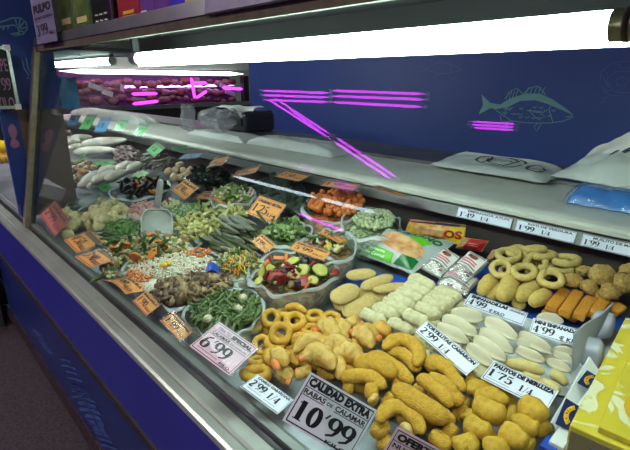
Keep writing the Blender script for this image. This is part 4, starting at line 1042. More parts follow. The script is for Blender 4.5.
def fillet(s, q):
    a = PI * 2 * s; r = q; w1 = 1 + .25 * math.sin(2 * a + 1) ; return (.52 + .33 * r * math.cos(a) * w1 - .0, .46 + .25 * r * math.sin(a) * w1 + .12 * r * math.cos(a) * -1)
patch('salmon_picture', fillet, MAT['salmon'], .004, 22)
for i, ch in enumerate('FERRANO'):
    o = text_me(ch, .06); cc = (.14 + i * .115, .86 - .0 * i)
    for v in o.vertices:
        u = .17 + i * .112 + v.co.x * .135; q_ = .79 + v.co.y * .16 - .03 * abs(i - 2.5) * .6
        v.co = gf(min(u, .99), min(q_, .97), .004)
    o.materials.clear(); link('brand_lettering', o, MAT['bag_darkgreen'], t)
for i, (s_, x0, y0) in enumerate([('Pechuga', .08, .15), ('de Corral', .1, .06)]):
    o = text_me(s_, .02); xs = max(v.co.x for v in o.vertices)
    for v in o.vertices: v.co = gf(x0 + v.co.x / xs * .36, y0 + v.co.y * .07, .004)
    o.materials.clear(); link('small_lettering', o, MAT['white'], t)

def pillow_pack(name, label, cat, quad_px, hs, thick, m, group=None, nx=16, sd=0):
    A = [P(x, y, h) for (x, y), h in zip(quad_px, hs)]; c = sum(A, V()) / 4
    t = empty(name, c, label, cat, group)
    nrm = (A[1] - A[0]).cross(A[3] - A[0]).normalized(); nrm = nrm if nrm.dot(TOCAM(c)) > 0 else -nrm
    def f(u, v, dz=0, sgn=1):
        p = A[0].lerp(A[1], u).lerp(A[3].lerp(A[2], u), v); e = min(u, 1 - u, v, 1 - v)
        return p + nrm * (sgn * thick * min(1, e / .35) ** .6 + sgn * thick * .15 * noise.noise(V((u * 4 + sd, v * 4, sd))) + dz) - c
    link('wrapper', sheet(1, 1, nx, nx, f), m, t)
    link('wrapper_back', sheet(1, 1, nx, nx, lambda u, v: f(u, v, 0, -1)), m, t)
    return t, f
def ppatch(t, f, nm, a, b, c, d, m, dz=.002, nx=10):
    return link(nm, sheet(1, 1, nx, nx, lambda s, q: f(*quadmap(a, b, c, d)(s, q), dz)), m, t)
# yellow bag
t, f = pillow_pack('snack_bag', 'yellow bag of golden crisps with red letters against the back wall', 'snack bag', [(404, 234), (464, 246), (466, 225), (410, 219)], [.03, .03, .075, .085], .018, MAT['pack_gold'], sd=3)
ppatch(t, f, 'navy_top', (.0, .86), (1, .9), (1, .99), (0, .99), MAT['pack_navy']); ppatch(t, f, 'pink_line', (.02, .93), (.5, .95), (.5, .98), (.02, .98), MAT['label_pink'], .003)
ppatch(t, f, 'yellow_panel', (.72, .02), (.99, .02), (.99, .85), (.78, .85), MAT['pack_yellow'])
ppatch(t, f, 'yellow_panel', (.1, .02), (.55, .02), (.5, .2), (.1, .2), MAT['pack_yellow'])
o = text_me('OS', .05); xs = max(v.co.x for v in o.vertices)
for v in o.vertices: v.co = f(.70 + v.co.x / xs * .27, .32 + v.co.y * .5, .004)
o.materials.clear(); link('red_lettering', o, MAT['pack_red'], t)
for i in range(7):
    u0, v0 = [(.3, .45), (.42, .55), (.52, .42), (.6, .6), (.25, .62), (.45, .3), (.62, .35)][i]
    ppatch(t, f, 'crisp_picture', (u0 - .06, v0 - .1), (u0 + .07, v0 - .06), (u0 + .06, v0 + .12), (u0 - .07, v0 + .08), MAT['salmon'], .003 + i * .0003, 5)
# clear packets
def clear_pack(label, quad, hs, i):
    t, f = pillow_pack('nut_packet', label, 'packet', quad, hs, .02, MAT['clear'], 'clear packets with a white label', sd=i)
    for k in range(7):
        u, v = R.uniform(.2, .8), R.uniform(.15, .5)
        o = link('dried_fig', blob(.011, .010, .008, .3, 2, 2, k), MAT['brown_fig' if k % 3 else 'fig_red'], t); o.location = f(u, v, -.014)
    link('pale_contents', sheet(1, 1, 8, 8, lambda u, v: f(.06 + .88 * u, .05 + .9 * v, -.006)), MAT['pasty_white'], t)
    t0 = t; t = ppatch(t, f, 'label', (.12, .35), (.95, .35), (.95, .95), (.12, .95), MAT['label_white'], .002)
    for v in (.4, .86): ppatch(t, f, 'label_stripe', (.14, v), (.93, v), (.93, v + .035), (.14, v + .035), MAT['inkgrey'], .003)
    for v in (.48, .56): ppatch(t, f, 'label_lettering', (.2, v), (.85, v), (.85, v + .05), (.2, v + .05), MAT['label_pink'], .003)
    a = lambda s, q: f(.55 + .2 * q * math.cos(2 * PI * s), .74 + .09 * q * math.sin(2 * PI * s), .0035)
    link('fig_picture', sheet(1, 1, 12, 4, a), MAT['brown_fig'], t)
    a = lambda s, q: f(.38 + .08 * q * math.cos(2 * PI * s), .74 + .07 * q * math.sin(2 * PI * s), .004)
    link('fig_picture', sheet(1, 1, 12, 4, a), MAT['fig_red'], t)
clear_pack('clear packet with white label lying against the grey frozen bag', [(419, 268), (440, 279), (462, 259), (446, 248)], [.045, .04, .075, .085], 1)
clear_pack('clear packet with white label in front of the red packet', [(447, 272), (466, 284), (490, 262), (470, 251)], [.05, .045, .08, .085], 2)
clear_pack('clear packet lying lower, under the two labelled ones', [(436, 284), (466, 296), (480, 280), (446, 268)], [.025, .02, .04, .045], 3)
for lb, q, hs in [('red and beige packet behind the labelled clear packets', [(455, 248), (482, 252), (489, 241), (464, 237)], [.03, .03, .06, .06]), ('red and beige packet between clear packet and pale rings', [(484, 262), (512, 258), (517, 246), (492, 250)], [.03, .03, .055, .055])]:
    t, f = pillow_pack('red_packet', lb, 'packet', q, hs, .018, MAT['pack_beige'], None, sd=7)
    ppatch(t, f, 'red_panel', (.32, .03), (.97, .03), (.97, .97), (.32, .97), MAT['pack_red'])
    for v in (.4, .55): ppatch(t, f, 'white_lettering', (.45, v), (.8, v), (.8, v + .06), (.45, v + .06), MAT['label_pink'], .003)

# ------------------------------------------------------------------ cartons in front
yc = empty('yellow_carton', (-.03, .87, .88), 'yellow carton with white swirls standing in the front corner of the counter', 'carton')
Y0, Y1 = .645, 1.07
X0, X1 = -.145, .12
bx('carton_body', X0, X1, Y0, Y1, .896, 1.02, MAT['carton_yellow'], yc, .002)
bx('carton_end', X0 + .003, X1, Y0 - .0015, Y0, .898, 1.012, MAT['carton_end'], yc)
def swirl(nm, z, cx, cy, r0, r1, a0, a1, w_, m, par):
    pts = []
    for i in range(25):
        u = i / 24; a = math.radians(a0 + (a1 - a0) * u); r = r0 + (r1 - r0) * u; pts.append((cx + r * math.cos(a) * .7, cy + r * math.sin(a)))
    vs, fs = [], []
    for i, p in enumerate(pts):
        a = pts[max(i - 1, 0)]; b = pts[min(i + 1, 24)]; d = V((b[0] - a[0], b[1] - a[1])).normalized(); k = w_ * math.sin(PI * (i + .5) / 25) ** .7
        for s_ in (-1, 1): vs.append((min(max(p[0] - d.y * k * s_, X0 + .001), X1) - par.location.x, min(max(p[1] + d.x * k * s_, Y0 + .001), Y1) - par.location.y, z - par.location.z))
    fs = [(2 * i, 2 * i + 1, 2 * i + 3, 2 * i + 2) for i in range(24)]
    link(nm, mesh(vs, fs, False), m, par)
zz = 1.0208
bx('printed_lines', X0 + .03, X0 + .06, Y0 - .003, Y0 - .0015, .9, 1.0, MAT['inkgrey'], yc)
y2 = empty('yellow_carton', (.02, .87, 1.02), 'second yellow carton stacked on the first, with a blue panel and fruit picture', 'carton')
bx('carton_body', -.112, .12, .655, 1.07, 1.021, 1.03, MAT['carton_yellow'], y2, .001)
zz = 1.0306
bx('blue_panel', -.085, -.0, .80, .90, 1.0302, 1.031, MAT['carton_blue'], y2)
o = link('fruit_picture', sheet(1, 1, 16, 4, lambda s, q: V((-.06 + .035 * q * math.cos(2 * PI * s), .74 + .05 * q * math.sin(2 * PI * s), 1.0311)) - y2.location), MAT['carton_gold'], y2)
for r_ in (yc, y2):
    pv = V((-.145, .645, 0)); r_.matrix_world = Matrix.Translation(pv) @ Matrix.Rotation(math.radians(4.7), 4, 'Z') @ Matrix.Translation(-pv) @ Matrix.Translation(r_.location)
# white carton with navy labels
wc = empty('white_carton', (-.18, .78, .88), 'open white carton with a raised wavy flap and two navy labels, beside the yellow one', 'carton')
a0, a1 = P(550, 424, .075), P(588, 358, .075)
def wcb(name, pts, m, parent=wc, smooth=False): return link(name, fixn(mesh([V(p) - parent.location for p in pts], [(0, 1, 2, 3)] if len(pts) == 4 else [tuple(range(len(pts)))], smooth)), m, parent)
xA, xB = -.178, -.150
yA, yB = .66, .90
bx('carton_body', xA + .006, xB + .0, yA, yB + .12, .892, .965, MAT['carton_white'], wc, .002)
n = 20
vs, fs = [], []
for i in range(n):
    u = i / (n - 1); p = a0.lerp(a1, u); top = p + V((0, 0, .006 * noise.noise(V((u * 6, 3, 0))) + .004)); 
    bot = V((xA + .004, p.y, .93)); vs += [top - wc.location, bot - wc.location, top + V((.004, 0, -.001)) - wc.location, bot + V((.004, 0, 0)) - wc.location]
for i in range(n - 1):
    for a, b in ((0, 1), (3, 2), (2, 0)): fs.append((4 * i + a, 4 * i + b, 4 * i + 4 + b, 4 * i + 4 + a))
link('raised_flap', fixn(mesh(vs, fs, True)), MAT['carton_white'], wc)
bx('blue_corner', xA - .002, xA + .02, yA - .012, yA + .02, .89, .958, MAT['carton_blue'], wc)
def on_top(c4, z): return [at_z(x, y, z) for x, y in c4]
for c4 in ([(555, 424), (566, 398), (579, 406), (569, 430)], [(577, 383), (587, 370), (597, 376), (588, 389)]):
    q = on_top(c4, .968); wcb('navy_label', q, MAT['label_navy'])
    cc = sum(q, V()) / 4; ux = ((q[2] - q[3]) + (q[1] - q[0])).normalized(); uy = V((0, 0, 1)).cross(ux); wd = (q[1] - q[0]).length; hd = (q[3] - q[0]).length
    arcp = [(math.cos(math.radians(a)), math.sin(math.radians(a))) for a in range(30, 151, 10)]
    R1, R2 = 1.0, .62
    vs = [cc + ux * (x * wd * .42 * 1.0) + uy * ((y - .75) * hd * .9) * -1 * -1 + V((0, 0, .0008)) - wc.location for r in (R1, R2) for x, y in [(r * a, r * b) for a, b in arcp]]
    m_ = len(arcp); link('logo_badge', mesh(vs, [(i, i + 1, m_ + i + 1, m_ + i) for i in range(m_ - 1)], False), MAT['logo_yellow'], wc)
    s_ = 'LA BELA'
    for k, ch in enumerate(s_):
        if ch == ' ': continue
        me = text_me(ch, .03); a = math.radians(140 - 100 * k / (len(s_) - 1))
        for v in me.vertices:
            lx, ly = (v.co.x - .3) * .24, (v.co.y - .35) * .28
            r = .81 + ly; aa = a - lx / .81
            v.co = cc + ux * (r * math.cos(aa) * wd * .42) + uy * ((r * math.sin(aa) - .75) * hd * .9) + V((0, 0, .0014)) - wc.location
        me.materials.clear(); link('logo_lettering', me, MAT['ink'], wc)
# grey carton with wrapped packs
gc = empty('grey_carton', (-.22, 1.05, .89), 'open grey carton holding two white wrapped packs, behind the yellow carton', 'carton')
b0, b1 = P(573, 372, .06), P(613, 305, .065)
A_, B_, C_, D_ = P(573, 334, .10), P(612, 303.5, .11), P(596, 336, .05), P(572, 372, .05)
vs, fs = [], []
for i in range(14):
    u = i / 13
    for dx in (0, .003): vs += [D_.lerp(C_, u) + V((dx, 0, 0)) - gc.location, A_.lerp(B_, u) + V((dx, 0, .004 * math.sin(u * 7))) - gc.location]
for i in range(13):
    for a, b in ((0, 1), (1, 3), (3, 2), (2, 0)): fs.append((4 * i + a, 4 * i + b, 4 * i + 4 + b, 4 * i + 4 + a))
link('side_flap', fixn(mesh(vs, fs, False)), MAT['carton_grey'], gc)
bx('carton_base', b0.x + .003, -.15, b0.y, b1.y, deck_z(1.0) + .004, deck_z(1.0) + .01, MAT['carton_grey'], gc)
bx('front_flap', b0.x + .003, -.15, b0.y - .003, b0.y, deck_z(1.0) + .006, deck_z(1.0) + .035, MAT['carton_grey'], gc)
for i, (x, y, w_, lb) in enumerate([(603, 325, 24, 'white wrapped cylinder pack in the grey carton, nearer the fish fingers'), (592, 352, 27, 'white wrapped cylinder pack in the grey carton, nearer the yellow carton')]):
    t = body('wrapped_pack', [(x - 13, y - 3), (x, y), (x + 12, y + 3)], w_ * 1.15, .045, MAT['vac_white'], lb, 'wrapped pack', 'white wrapped packs', p=5, amp=.004, fq=40, n=20, seg=20)
# ------------------------------------------------------------------ price cards in front
L_ = lambda x0, x1, y: ('', x0, y, x1, y + .014, 'line')
card("pink card reading special squid rings 6'99 kilo, in a clear sleeve on the tray rim", [(219, 318), (264, 349), (228, 379), (185, 347)], .055, MAT['pink'],
     [('TIRA TU', .1, .80, .42, .90, 't', 'inkgrey'), ('SPECIAL', .46, .79, .95, .91, 'b'), ('CALAMAR', .08, .63, .52, .73, 't'), ('EN ANILLAS', .55, .645, .93, .70, 't', 'inkgrey'), ("6'99", .07, .17, .74, .56, 'd'), ('KILO', .68, .06, .92, .14, 't'), L_(.05, .95, .76), L_(.05, .95, .60), L_(.1, .6, .12)], aspect=1.35, sleeve=.055, border=.04)
card("small white card reading battered prawns 2'99 1/4, behind the corner of the 10'99 card", [(258, 375), (294, 399), (277, 415), (240, 386)], .03, MAT['paper'],
     [('GAMBAS GABARDINA', .08, .78, .96, .92, 't'), ("2'99", .06, .30, .46, .70, 'd'), ('1/4', .56, .28, .82, .66, 'd'), L_(.08, .46, .2), L_(.56, .84, .16), L_(.05, .96, .05)], aspect=1.7, border=.03)
card("largest white card, reading calidad extra squid strips 10'99", [(311, 372), (378, 411), (349, 459), (282, 420)], .045, MAT['paper'],
     [('CALIDAD EXTRA', .05, .78, .95, .94, 'b'), ('RABAS', .05, .62, .36, .72, 't'), ('DE', .39, .63, .47, .69, 't'), ('CALAMAR', .51, .62, .95, .72, 't'), ("10'99", .08, .14, .92, .52, 'd'), L_(.03, .97, .745), L_(.05, .36, .59), L_(.51, .95, .59), ('KILO', .6, .03, .92, .1, 't')], aspect=1.4, border=.05)
card("pink offer card at the lower edge of the picture", [(398, 427), (445, 452), (420, 495), (372, 470)], .05, MAT['pink'],
     [('OFERTA', .08, .76, .92, .92, 'b'), ('NUGGETS', .08, .6, .8, .7, 't'), L_(.04, .96, .73)], aspect=1.4, border=.05, sleeve=0)
card("white card reading shrimp fritters 2'99 1/4, between prawns and white pasties", [(427.5, 320.5), (480, 364), (466, 375), (415, 331)], .055, MAT['paper'],
     [('TORTILLITAS CAMARON', .04, .68, .97, .9, 'b'), ("2'99", .05, .16, .36, .60, 'd'), ('1/4', .44, .12, .6, .50, 'd'), L_(.44, .62, .06)], aspect=4, border=.06)
card("white card reading big pasties 4'99 a kilo, below the big breaded pasties", [(471, 293.4), (528, 313), (523, 326), (463, 304)], .06, MAT['paper'],
     [('EMPANADILLAS', .05, .66, .68, .9, 'b'), ('GRANDES', .71, .68, .96, .84, 't'), ("4'99", .05, .14, .36, .6, 'd'), ('€ KILO', .42, .1, .68, .34, 't')], aspect=4.2, border=.06)
card("white card reading mini pasties 4'99 a kilo, below the fish fingers", [(533, 317.5), (584, 331), (578, 347), (530, 333)], .055, MAT['paper'],
     [('MINI EMPANADAS', .05, .68, .97, .9, 'b'), ("4'99", .05, .16, .5, .6, 'd'), ('€ KIL', .6, .1, .95, .36, 't')], aspect=3, border=.06)
card("white card reading hake sticks 1'75 1/4, above the nuggets", [(494, 361), (558.5, 391), (547, 411), (480.5, 378)], .055, MAT['paper'],
     [('PALITOS DE MERLUZA', .05, .72, .97, .92, 'b'), ("1'75", .05, .26, .42, .64, 'd'), ('1/4', .54, .22, .72, .54, 'd'), L_(.05, .42, .16), L_(.54, .74, .12)], aspect=3.2, border=.05)
# rail labels
def rail_label(label, x0, x1, txt, num):
    s = V((0, .014, .034)).normalized()
    yy, zz = 1.3575, 1.0745
    A = at_y(x0[0], x0[1], 1.358); B = at_y(x1[0], x1[1], 1.358)
    c = V(((A.x + B.x) / 2, 1.356, 1.0755)); m = Matrix((V((1, 0, 0)), s, V((1, 0, 0)).cross(s))).transposed()
    card(label, {'c': c + m.col[2] * .002, 'm': m, 'w': abs(B.x - A.x) * .985, 'h': .033}, 0, MAT['paper'], [(txt, .2, .7, .95, .9, 't'), (num, .06, .16, .34, .62, 'd'), ('1/4', .46, .16, .6, .55, 'd')], border=.05, group=None, name='rail_label')
rail_label("white rail label reading 1'49 above the red packet", (458, 208), (513, 219), 'EMPANADA ATUN', "1'49")
rail_label("white rail label reading 1'99, in the middle of the three, above the pale rings", (517, 219), (577, 233), 'ROTI DE VERDURA', "1'99")
rail_label("white rail label reading 1'99, at the edge of the picture above the stuffed clams", (583, 233), (640, 245), 'MUSLITO DE MAR', "1'99")

# orange cards
def oc(label, c, title, num, unit='KILO', h=.03, m='orange', asp=1.5, sl=.06, bend=0, lay=0, group=None, band=True, ya=None):
    if lay == 0: tx = ([('', .03, .74, .97, .95, 'patch', 'brownband')] if not title else [(title, .06, .72, .94, .88, 'b')]) + [(num, .08, .2, .6, .62, 'd'), (unit, .64, .18, .94, .36, 't')]
    else: tx = [(num, .1, .3, .62, .72, 'd')]
    return card(label, c, h, MAT[m], tx, group, asp, sl, .05, bend=bend, ya=ya)
oc("orange card reading 1'99 kilo on the tray rim between mushrooms and green beans", [(172.7, 309), (197, 333), (179, 343.5), (158.5, 321)], 'PARRILLADA', "1'99", h=.04)
oc("orange card reading 1'90 kilo on the tray rim in front of the mushrooms", [(147, 288.6), (164, 304.7), (145, 318), (131, 301)], 'ENSALADILLA', "1'90", h=.045)
oc("curled glossy orange card on the tray rim in front of the rice mix", [(126, 279), (150, 290), (124, 298), (102, 279)], 'VERDURA', "2'99", h=.08, bend=.012)
oc("orange card reading 3'90, lower of the pair before the mixed vegetables", [(104.7, 248), (122.5, 258), (88.7, 270), (72, 255.5)], None, "3'90", h=.085)
oc("orange card reading 4'50, upper of the pair before the beans", [(91.4, 228), (106.5, 244), (76, 253.5), (61, 241)], None, "4'50", h=.08)
oc("reddish card reading 2'99 kilo standing against the end glass", [(55.8, 197.7), (73.6, 220), (53, 239.5), (38, 214.6)], 'COLIFLOR', "2'99", h=.05, m='red_card')
oc("orange card tilted behind the white scoop", [(186.5, 176.5), (201.6, 187.6), (184, 201), (169, 191)], 'GUISANTE', "2'90", h=.10)
oc("orange card lying flat over the artichokes, the one nearer the scoop", [(205.5, 191), (224.6, 191), (213.5, 199.5), (188, 199.5)], None, "2'50", h=.09)
oc("orange card lying flat over the artichokes, the one nearer the salad bag", [(224.6, 193), (245, 205), (229, 206.5), (208, 199.5)], None, "3'50", h=.085)
cc = [(259, 194), (289.4, 203.3), (274, 226.7), (244, 213.3)]
oc("big orange card reading calidad extra 1'25 1/4, standing above the dark green pods", cc, 'CALIDAD EXTRA', "1'25", '1/4', h=.09, asp=1.3)
oc("orange card reading 5'99 kilo lying on the sliced vegetable bag", [(296, 239), (334.8, 250.7), (324, 263.6), (285.7, 249.3)], 'PARRILLADA TERRENO', "5'99", h=.11, asp=2.2)
oc("small orange card on the shredded vegetable bag", [(260.5, 231.5), (279.6, 246), (264, 254.5), (251, 242)], 'JULIANA', "4'99", h=.09)
oc("orange card inside the bag behind the 5'99 card", [(324, 228), (349.4, 239.5), (338, 245), (318, 232)], 'REVUELTO', "3'99", h=.10, asp=2)
GO = 'orange cards hanging from the rear rail'
oc("first orange card on the rear rail after the blue one", [(212.4, 159), (230.6, 157), (223, 165), (202, 173.5)], None, "3'99", h=.13, asp=1.6, bend=.01, group=GO, ya=1.24)
oc("second orange card on the rear rail, above the salad bag", [(238, 167.7), (264, 163), (255.5, 173.5), (228.7, 181)], None, "2'99", h=.13, asp=1.6, group=GO, ya=1.24)
oc("third orange card on the rear rail, above the big calidad extra card", [(287, 168.7), (316.6, 174.4), (297.5, 182), (273.6, 177)], None, "2'50", h=.14, asp=1.6, group=GO, ya=1.24)
oc("fourth orange card on the rear rail, above the carrot bag", [(328.7, 179), (365, 183), (355.5, 190.7), (317, 186)], None, "1'99", h=.14, asp=1.8, group=GO, ya=1.24)
oc("fifth orange card on the rear rail, above the pale bean bag", [(376.5, 185), (411, 194.5), (401.3, 198.3), (370.7, 187)], None, "2'99", h=.14, asp=1.8, group=GO, ya=1.24)
# green and blue cards
GG = 'green and blue cards by the shellfish'
def gcard(label, c, m, num, h): 
    ya = 1.24 if h >= .13 else None
    return card(label, c, h, MAT[m], [(num, .15, .25, .65, .65, 'd')] + [('', .03, .76, .97, .95, 'patch', 'inkgrey')], GG, 1.4, .07, .05, ya=ya)
gcard('blue card furthest along the rear rail', [(71.5, 114), (83, 112), (76, 128), (65, 126)], 'blue_card', "9'90", .14)
gcard('glossy green card between the two blue ones on the rear rail', [(88, 114), (99, 113), (89, 131), (77, 129)], 'green_card', "7'90", .14)
gcard('blue card between green ones on the rear rail', [(101, 117), (113.5, 116), (105, 134), (92.5, 132)], 'blue_card', "6'90", .14)
gcard('green card on the rear rail just after the second blue card', [(120, 118.7), (131, 118.7), (122, 131.7), (112.6, 130.5)], 'green_card', "8'90", .14)
gcard('green card on the rear rail, last before the bent steel lip', [(139, 122.5), (151, 123.5), (142, 137), (132.6, 135)], 'green_card', "8'50", .13)
gcard('green diamond tilted card above the grey shrimps', [(157.5, 139.7), (167, 147.4), (153.7, 158.8), (144, 151)], 'green_card', "9'50", .12)
gcard('flat green card seen edge on beneath the rear rail', [(168, 146), (187, 145), (190, 149), (172, 151)], 'green_card', "5'90", .13)
gcard('blue card hanging flat before the orange rail cards', [(186.5, 152.7), (208, 151), (196, 159), (175, 161)], 'blue_card', "4'90", .13)
gcard('green card leaning like a sliver before the white squid', [(85, 153), (89, 152), (80, 162), (75, 162)], 'green_card', "6'50", .10)
gcard('green card lying flat over the brown clams', [(90, 160.5), (110, 160), (119, 163), (98, 166.5)], 'green_card', "5'50", .10)
gcard('green card at the rim of the mussel bag', [(127, 176.3), (143, 169.6), (151, 172.5), (139, 178.8)], 'green_card', "3'90", .10)
gcard('green card between the squid and the mussel bag', [(96, 186), (107, 181), (114, 188), (101.5, 193.5)], 'green_card', "3'50", .09)
# blue card hanging inside the end glass
c = at_x(63.5, 93, -2.40); c.y = max(c.y, .69)
card('bright blue card hanging inside the end glass', {'c': c, 'm': Matrix(((0, 0, 1), (1, 0, 0), (0, 1, 0))), 'w': .085, 'h': .14}, 0, MAT['blue_card'], [], None, .7, 0, 0)

# ------------------------------------------------------------------ bags of vegetables
def spread(cx, cy, rx, ry, n, mind=.8, shape=None, rot=0):
    """n points spread evenly in a pixel ellipse (or polygon)"""
    pts = []; tries = 0; d = mind * math.sqrt(PI * rx * ry / max(n, 1))
    while len(pts) < n and tries < 6000:
        tries += 1
        u, v = R.uniform(-1, 1), R.uniform(-1, 1)
        if u * u + v * v > 1: continue
        k = math.radians(rot); x, y = cx + rx * u * math.cos(k) - ry * v * math.sin(k), cy + rx * u * math.sin(k) + ry * v * math.cos(k)
        if shape and not inside(x, y, shape): continue
        if all((x - a) ** 2 + (y - b) ** 2 > d * d for a, b, _ in pts): pts.append((x, y, u * u + v * v))
        elif tries % 400 == 0: d *= .85
    return pts
def inside(x, y, p):
    r = False; j = len(p) - 1
    for i in range(len(p)):
        if (p[i][1] > y) != (p[j][1] > y) and x < (p[j][0] - p[i][0]) * (y - p[i][1]) / (p[j][1] - p[i][1]) + p[i][0]: r = not r
        j = i
    return r
def heap(name, protos, pts, h0, dome, label, cat, group, size=1.0, tilt=.7, dirpx=None, spreadang=180, jh=.004, sj=.15, part=None):
    """protos: list of (mesh, material); each point gets a copy"""
    for i, (x, y, q) in enumerate(pts):
        me, m = protos[i % len(protos)] if not R.random() < .3 else R.choice(protos)
        p = P(x, y, h0 + dome * (1 - q) + R.uniform(-jh, jh))
        if dirpx: d = P(x + dirpx[0], y + dirpx[1], h0) - P(x, y, h0); d.normalize(); d += jit(math.radians(spreadang))
        else: d = jit(1)
        o = bpy.data.objects.new(name, me); COL.objects.link(o)
        if not me.materials: me.materials.append(m)
        put(o, p, d, V((0, -.2, 1)) + jit(tilt), size * (1 + R.uniform(-sj, sj)))
        tag(o, label, cat, group)
def bag(label, cx, cy, w_, hpx, hr, depth=.08, sd=0, rot=0, name='open_bag', m='bag', rim=1.06, group=None, fillm=None, fname=None, flabel=None, fh=.02, frac=.93):
    """open clear bag: mouth ellipse w_ x hpx pixels, hr above the deck"""
    c = P(cx, cy, hr); s = scale(c); el = max(.3, -(c - CAM).normalized().z)
    a, b = w_ * s / 2, hpx * s / 2 / el
    fh_ = V((-math.cos(PS), math.sin(PS), 0))
    base = V((c.x, c.y, deck_z(c.y) + .003))
    t = empty(name, base, label, 'bag of vegetables' if 'shell' not in label else 'bag', group)
    H = c.z - base.z
    prof = [(0, .55), (.0, .80), (.12, .92), (.45, 1.03), (.8, 1.02), (.95, 1.0), (1.03, 1.02), (1.01, 1.06), (.93, 1.08)]
    n = 56; vs, fs = [], []
    for j, (z, r) in enumerate(prof):
        for i in range(n):
            t_ = 2 * PI * i / n
            k = r * (1 + (.05 + .05 * (j > 4)) * noise.noise(V((math.cos(t_) * 3 + sd, math.sin(t_) * 3, j * .8 + sd))) + .018 * noise.noise(V((math.cos(t_) * 9, math.sin(t_) * 9, j * .5 + sd))))
            zz = z * H * (1 + (.22 * noise.noise(V((math.cos(t_) * 2.5, math.sin(t_) * 2.5, sd + 3))) if j > 3 else 0))
            q = RGT * (a * k * math.cos(t_ + math.radians(rot))) + fh_ * (b * k * math.sin(t_ + math.radians(rot)))
            yy = min(max(base.y + q.y, .456), 1.388) - base.y
            vs.append(V((q.x, yy, max(zz, .0015) + .0526 * yy)))
    for j in range(len(prof) - 1):
        for i in range(n): fs.append((j * n + i, j * n + (i + 1) % n, (j + 1) * n + (i + 1) % n, (j + 1) * n + i))
    link('bag_film', mesh(vs[:6 * n], [f for f in fs if max(f) < 6 * n], True), MAT[m], t)
    k0 = 5 * n
    link('rolled_rim', mesh(vs[k0:], [tuple(k - k0 for k in f) for f in fs if min(f) >= k0], True), MAT['bagrim'], t)
    if fillm:
        # the mass of the contents under the top pieces
        vs, fs = [], []; n2 = 36; rings = 9
        for j in range(rings):
            r = j / (rings - 1)
            for i in range(n2):
                t_ = 2 * PI * i / n2; rr = r * frac
                q = RGT * (a * rr * math.cos(t_)) + fh_ * (b * rr * math.sin(t_))
                z = H - fh + .006 * noise.noise(V((q.x * 60, q.y * 60, sd))) + .012 * (1 - r * r)
                yy = min(max(base.y + q.y, .462), 1.382) - base.y
                vs.append(base + V((q.x, yy, max(z, .01) + .0526 * yy)))
        for i in range(n2):
            t_ = 2 * PI * i / n2; q = RGT * (a * .8 * math.cos(t_)) + fh_ * (b * .8 * math.sin(t_)); yy = min(max(base.y + q.y, .462), 1.382) - base.y; vs.append(base + V((q.x, yy, .006 + .0526 * yy)))
        for j in range(rings):
            for i in range(n2): fs.append((j * n2 + i, j * n2 + (i + 1) % n2, (j + 1) * n2 + (i + 1) % n2, (j + 1) * n2 + i))
        o = link(fname, mesh(vs, fs), MAT[fillm]); tag(o, flabel, 'food', None, 'stuff')
    return t
# prototypes (about life size, origin in the middle)
def var(fn, n=3): return [fn(i) for i in range(n)]
beanP = var(lambda i: (sausage([(-.02, 0, 0), (0, .003 * (i - 1), .002), (.02, 0, 0)], .0042, n=8, seg=7, p=5, amp=.0006, fq=150), MAT['bean'])) + [(sausage([(-.015, 0, 0), (.015, 0, 0)], .004, n=6, seg=7, p=5), MAT['bean_dark'])]
carrotP = var(lambda i: (sausage([(-.015, 0, 0), (0, .002 * i, 0), (.015, 0, 0)], .0105, n=9, seg=9, p=3.2, amp=.001, fq=90), MAT['carrot']))
edaP = var(lambda i: (blob(.0105, .0085, .007, .18, 2, 2, i * 4), MAT['edamame']))
peaP = var(lambda i: (blob(.005, .005, .005, .1, 2, 1, i), MAT['pea'])) + [(blob(.0055, .005, .004, .2, 2, 1, 9), MAT['frost'])]
def disc(r, t, m, m2=None, k=0):
    b = bmesh.new(); bmesh.ops.create_cone(b, cap_ends=True, segments=18, radius1=r, radius2=r * .96, depth=t)
    bmesh.ops.bevel(b, geom=[e for e in b.edges if len(e.link_faces) == 2 and abs(e.verts[0].co.z - e.verts[1].co.z) < 1e-6], offset=t * .25, segments=2, affect='EDGES')
    for v in b.verts: v.co *= 1 + .08 * noise.noise(v.co * 90 + V((k, 0, 0)))
    me = bpy.data.meshes.new('slice'); b.to_mesh(me); b.free(); me.materials.append(m)
    if m2:
        me.materials.append(m2)
        for p in me.polygons:
            if abs(p.normal.z) < .8: p.material_index = 1
    return me
cslP = [(disc(.0165, .006, MAT['carrot_slice'], None, i), None) for i in range(3)]
zucP = [(disc(.02, .007, MAT['zucc'], MAT['zucc_skin'], i), None) for i in range(3)]
def cube_chip(sx, sy, sz, m, k): 
    me = box_me(sx, sy, sz, min(sx, sy, sz) * .25, 2)
    for v in me.vertices: v.co *= 1 + .15 * noise.noise(v.co * 70 + V((k, 0, 0)))
    me.materials.append(m); me.polygons.foreach_set('use_smooth', [True] * len(me.polygons)); return me
def mush(m, k):
    """a cut mushroom: rounded cap with its stalk"""
    b = bmesh.new(); bmesh.ops.create_icosphere(b, subdivisions=2, radius=1)
    for v in b.verts:
        d = v.co.copy(); z = d.z * .6 if d.z > 0 else d.z * .2
        v.co = V((d.x * .014, d.y * .014, z * .014)) * (1 + .2 * noise.noise(d * 2 + V((k, 0, 0))))
    g = bmesh.ops.create_cone(b, cap_ends=True, segments=8, radius1=.0045, radius2=.005, depth=.018)
    for v in g['verts']: v.co.z -= .009
    me = bpy.data.meshes.new('mushroom'); b.to_mesh(me); b.free(); me.materials.append(m); me.polygons.foreach_set('use_smooth', [True] * len(me.polygons)); return me
mushP = [(mush(MAT['mushroom'], i), None) for i in range(3)] + [(mush(MAT['mushroom_pale'], 5), None)]
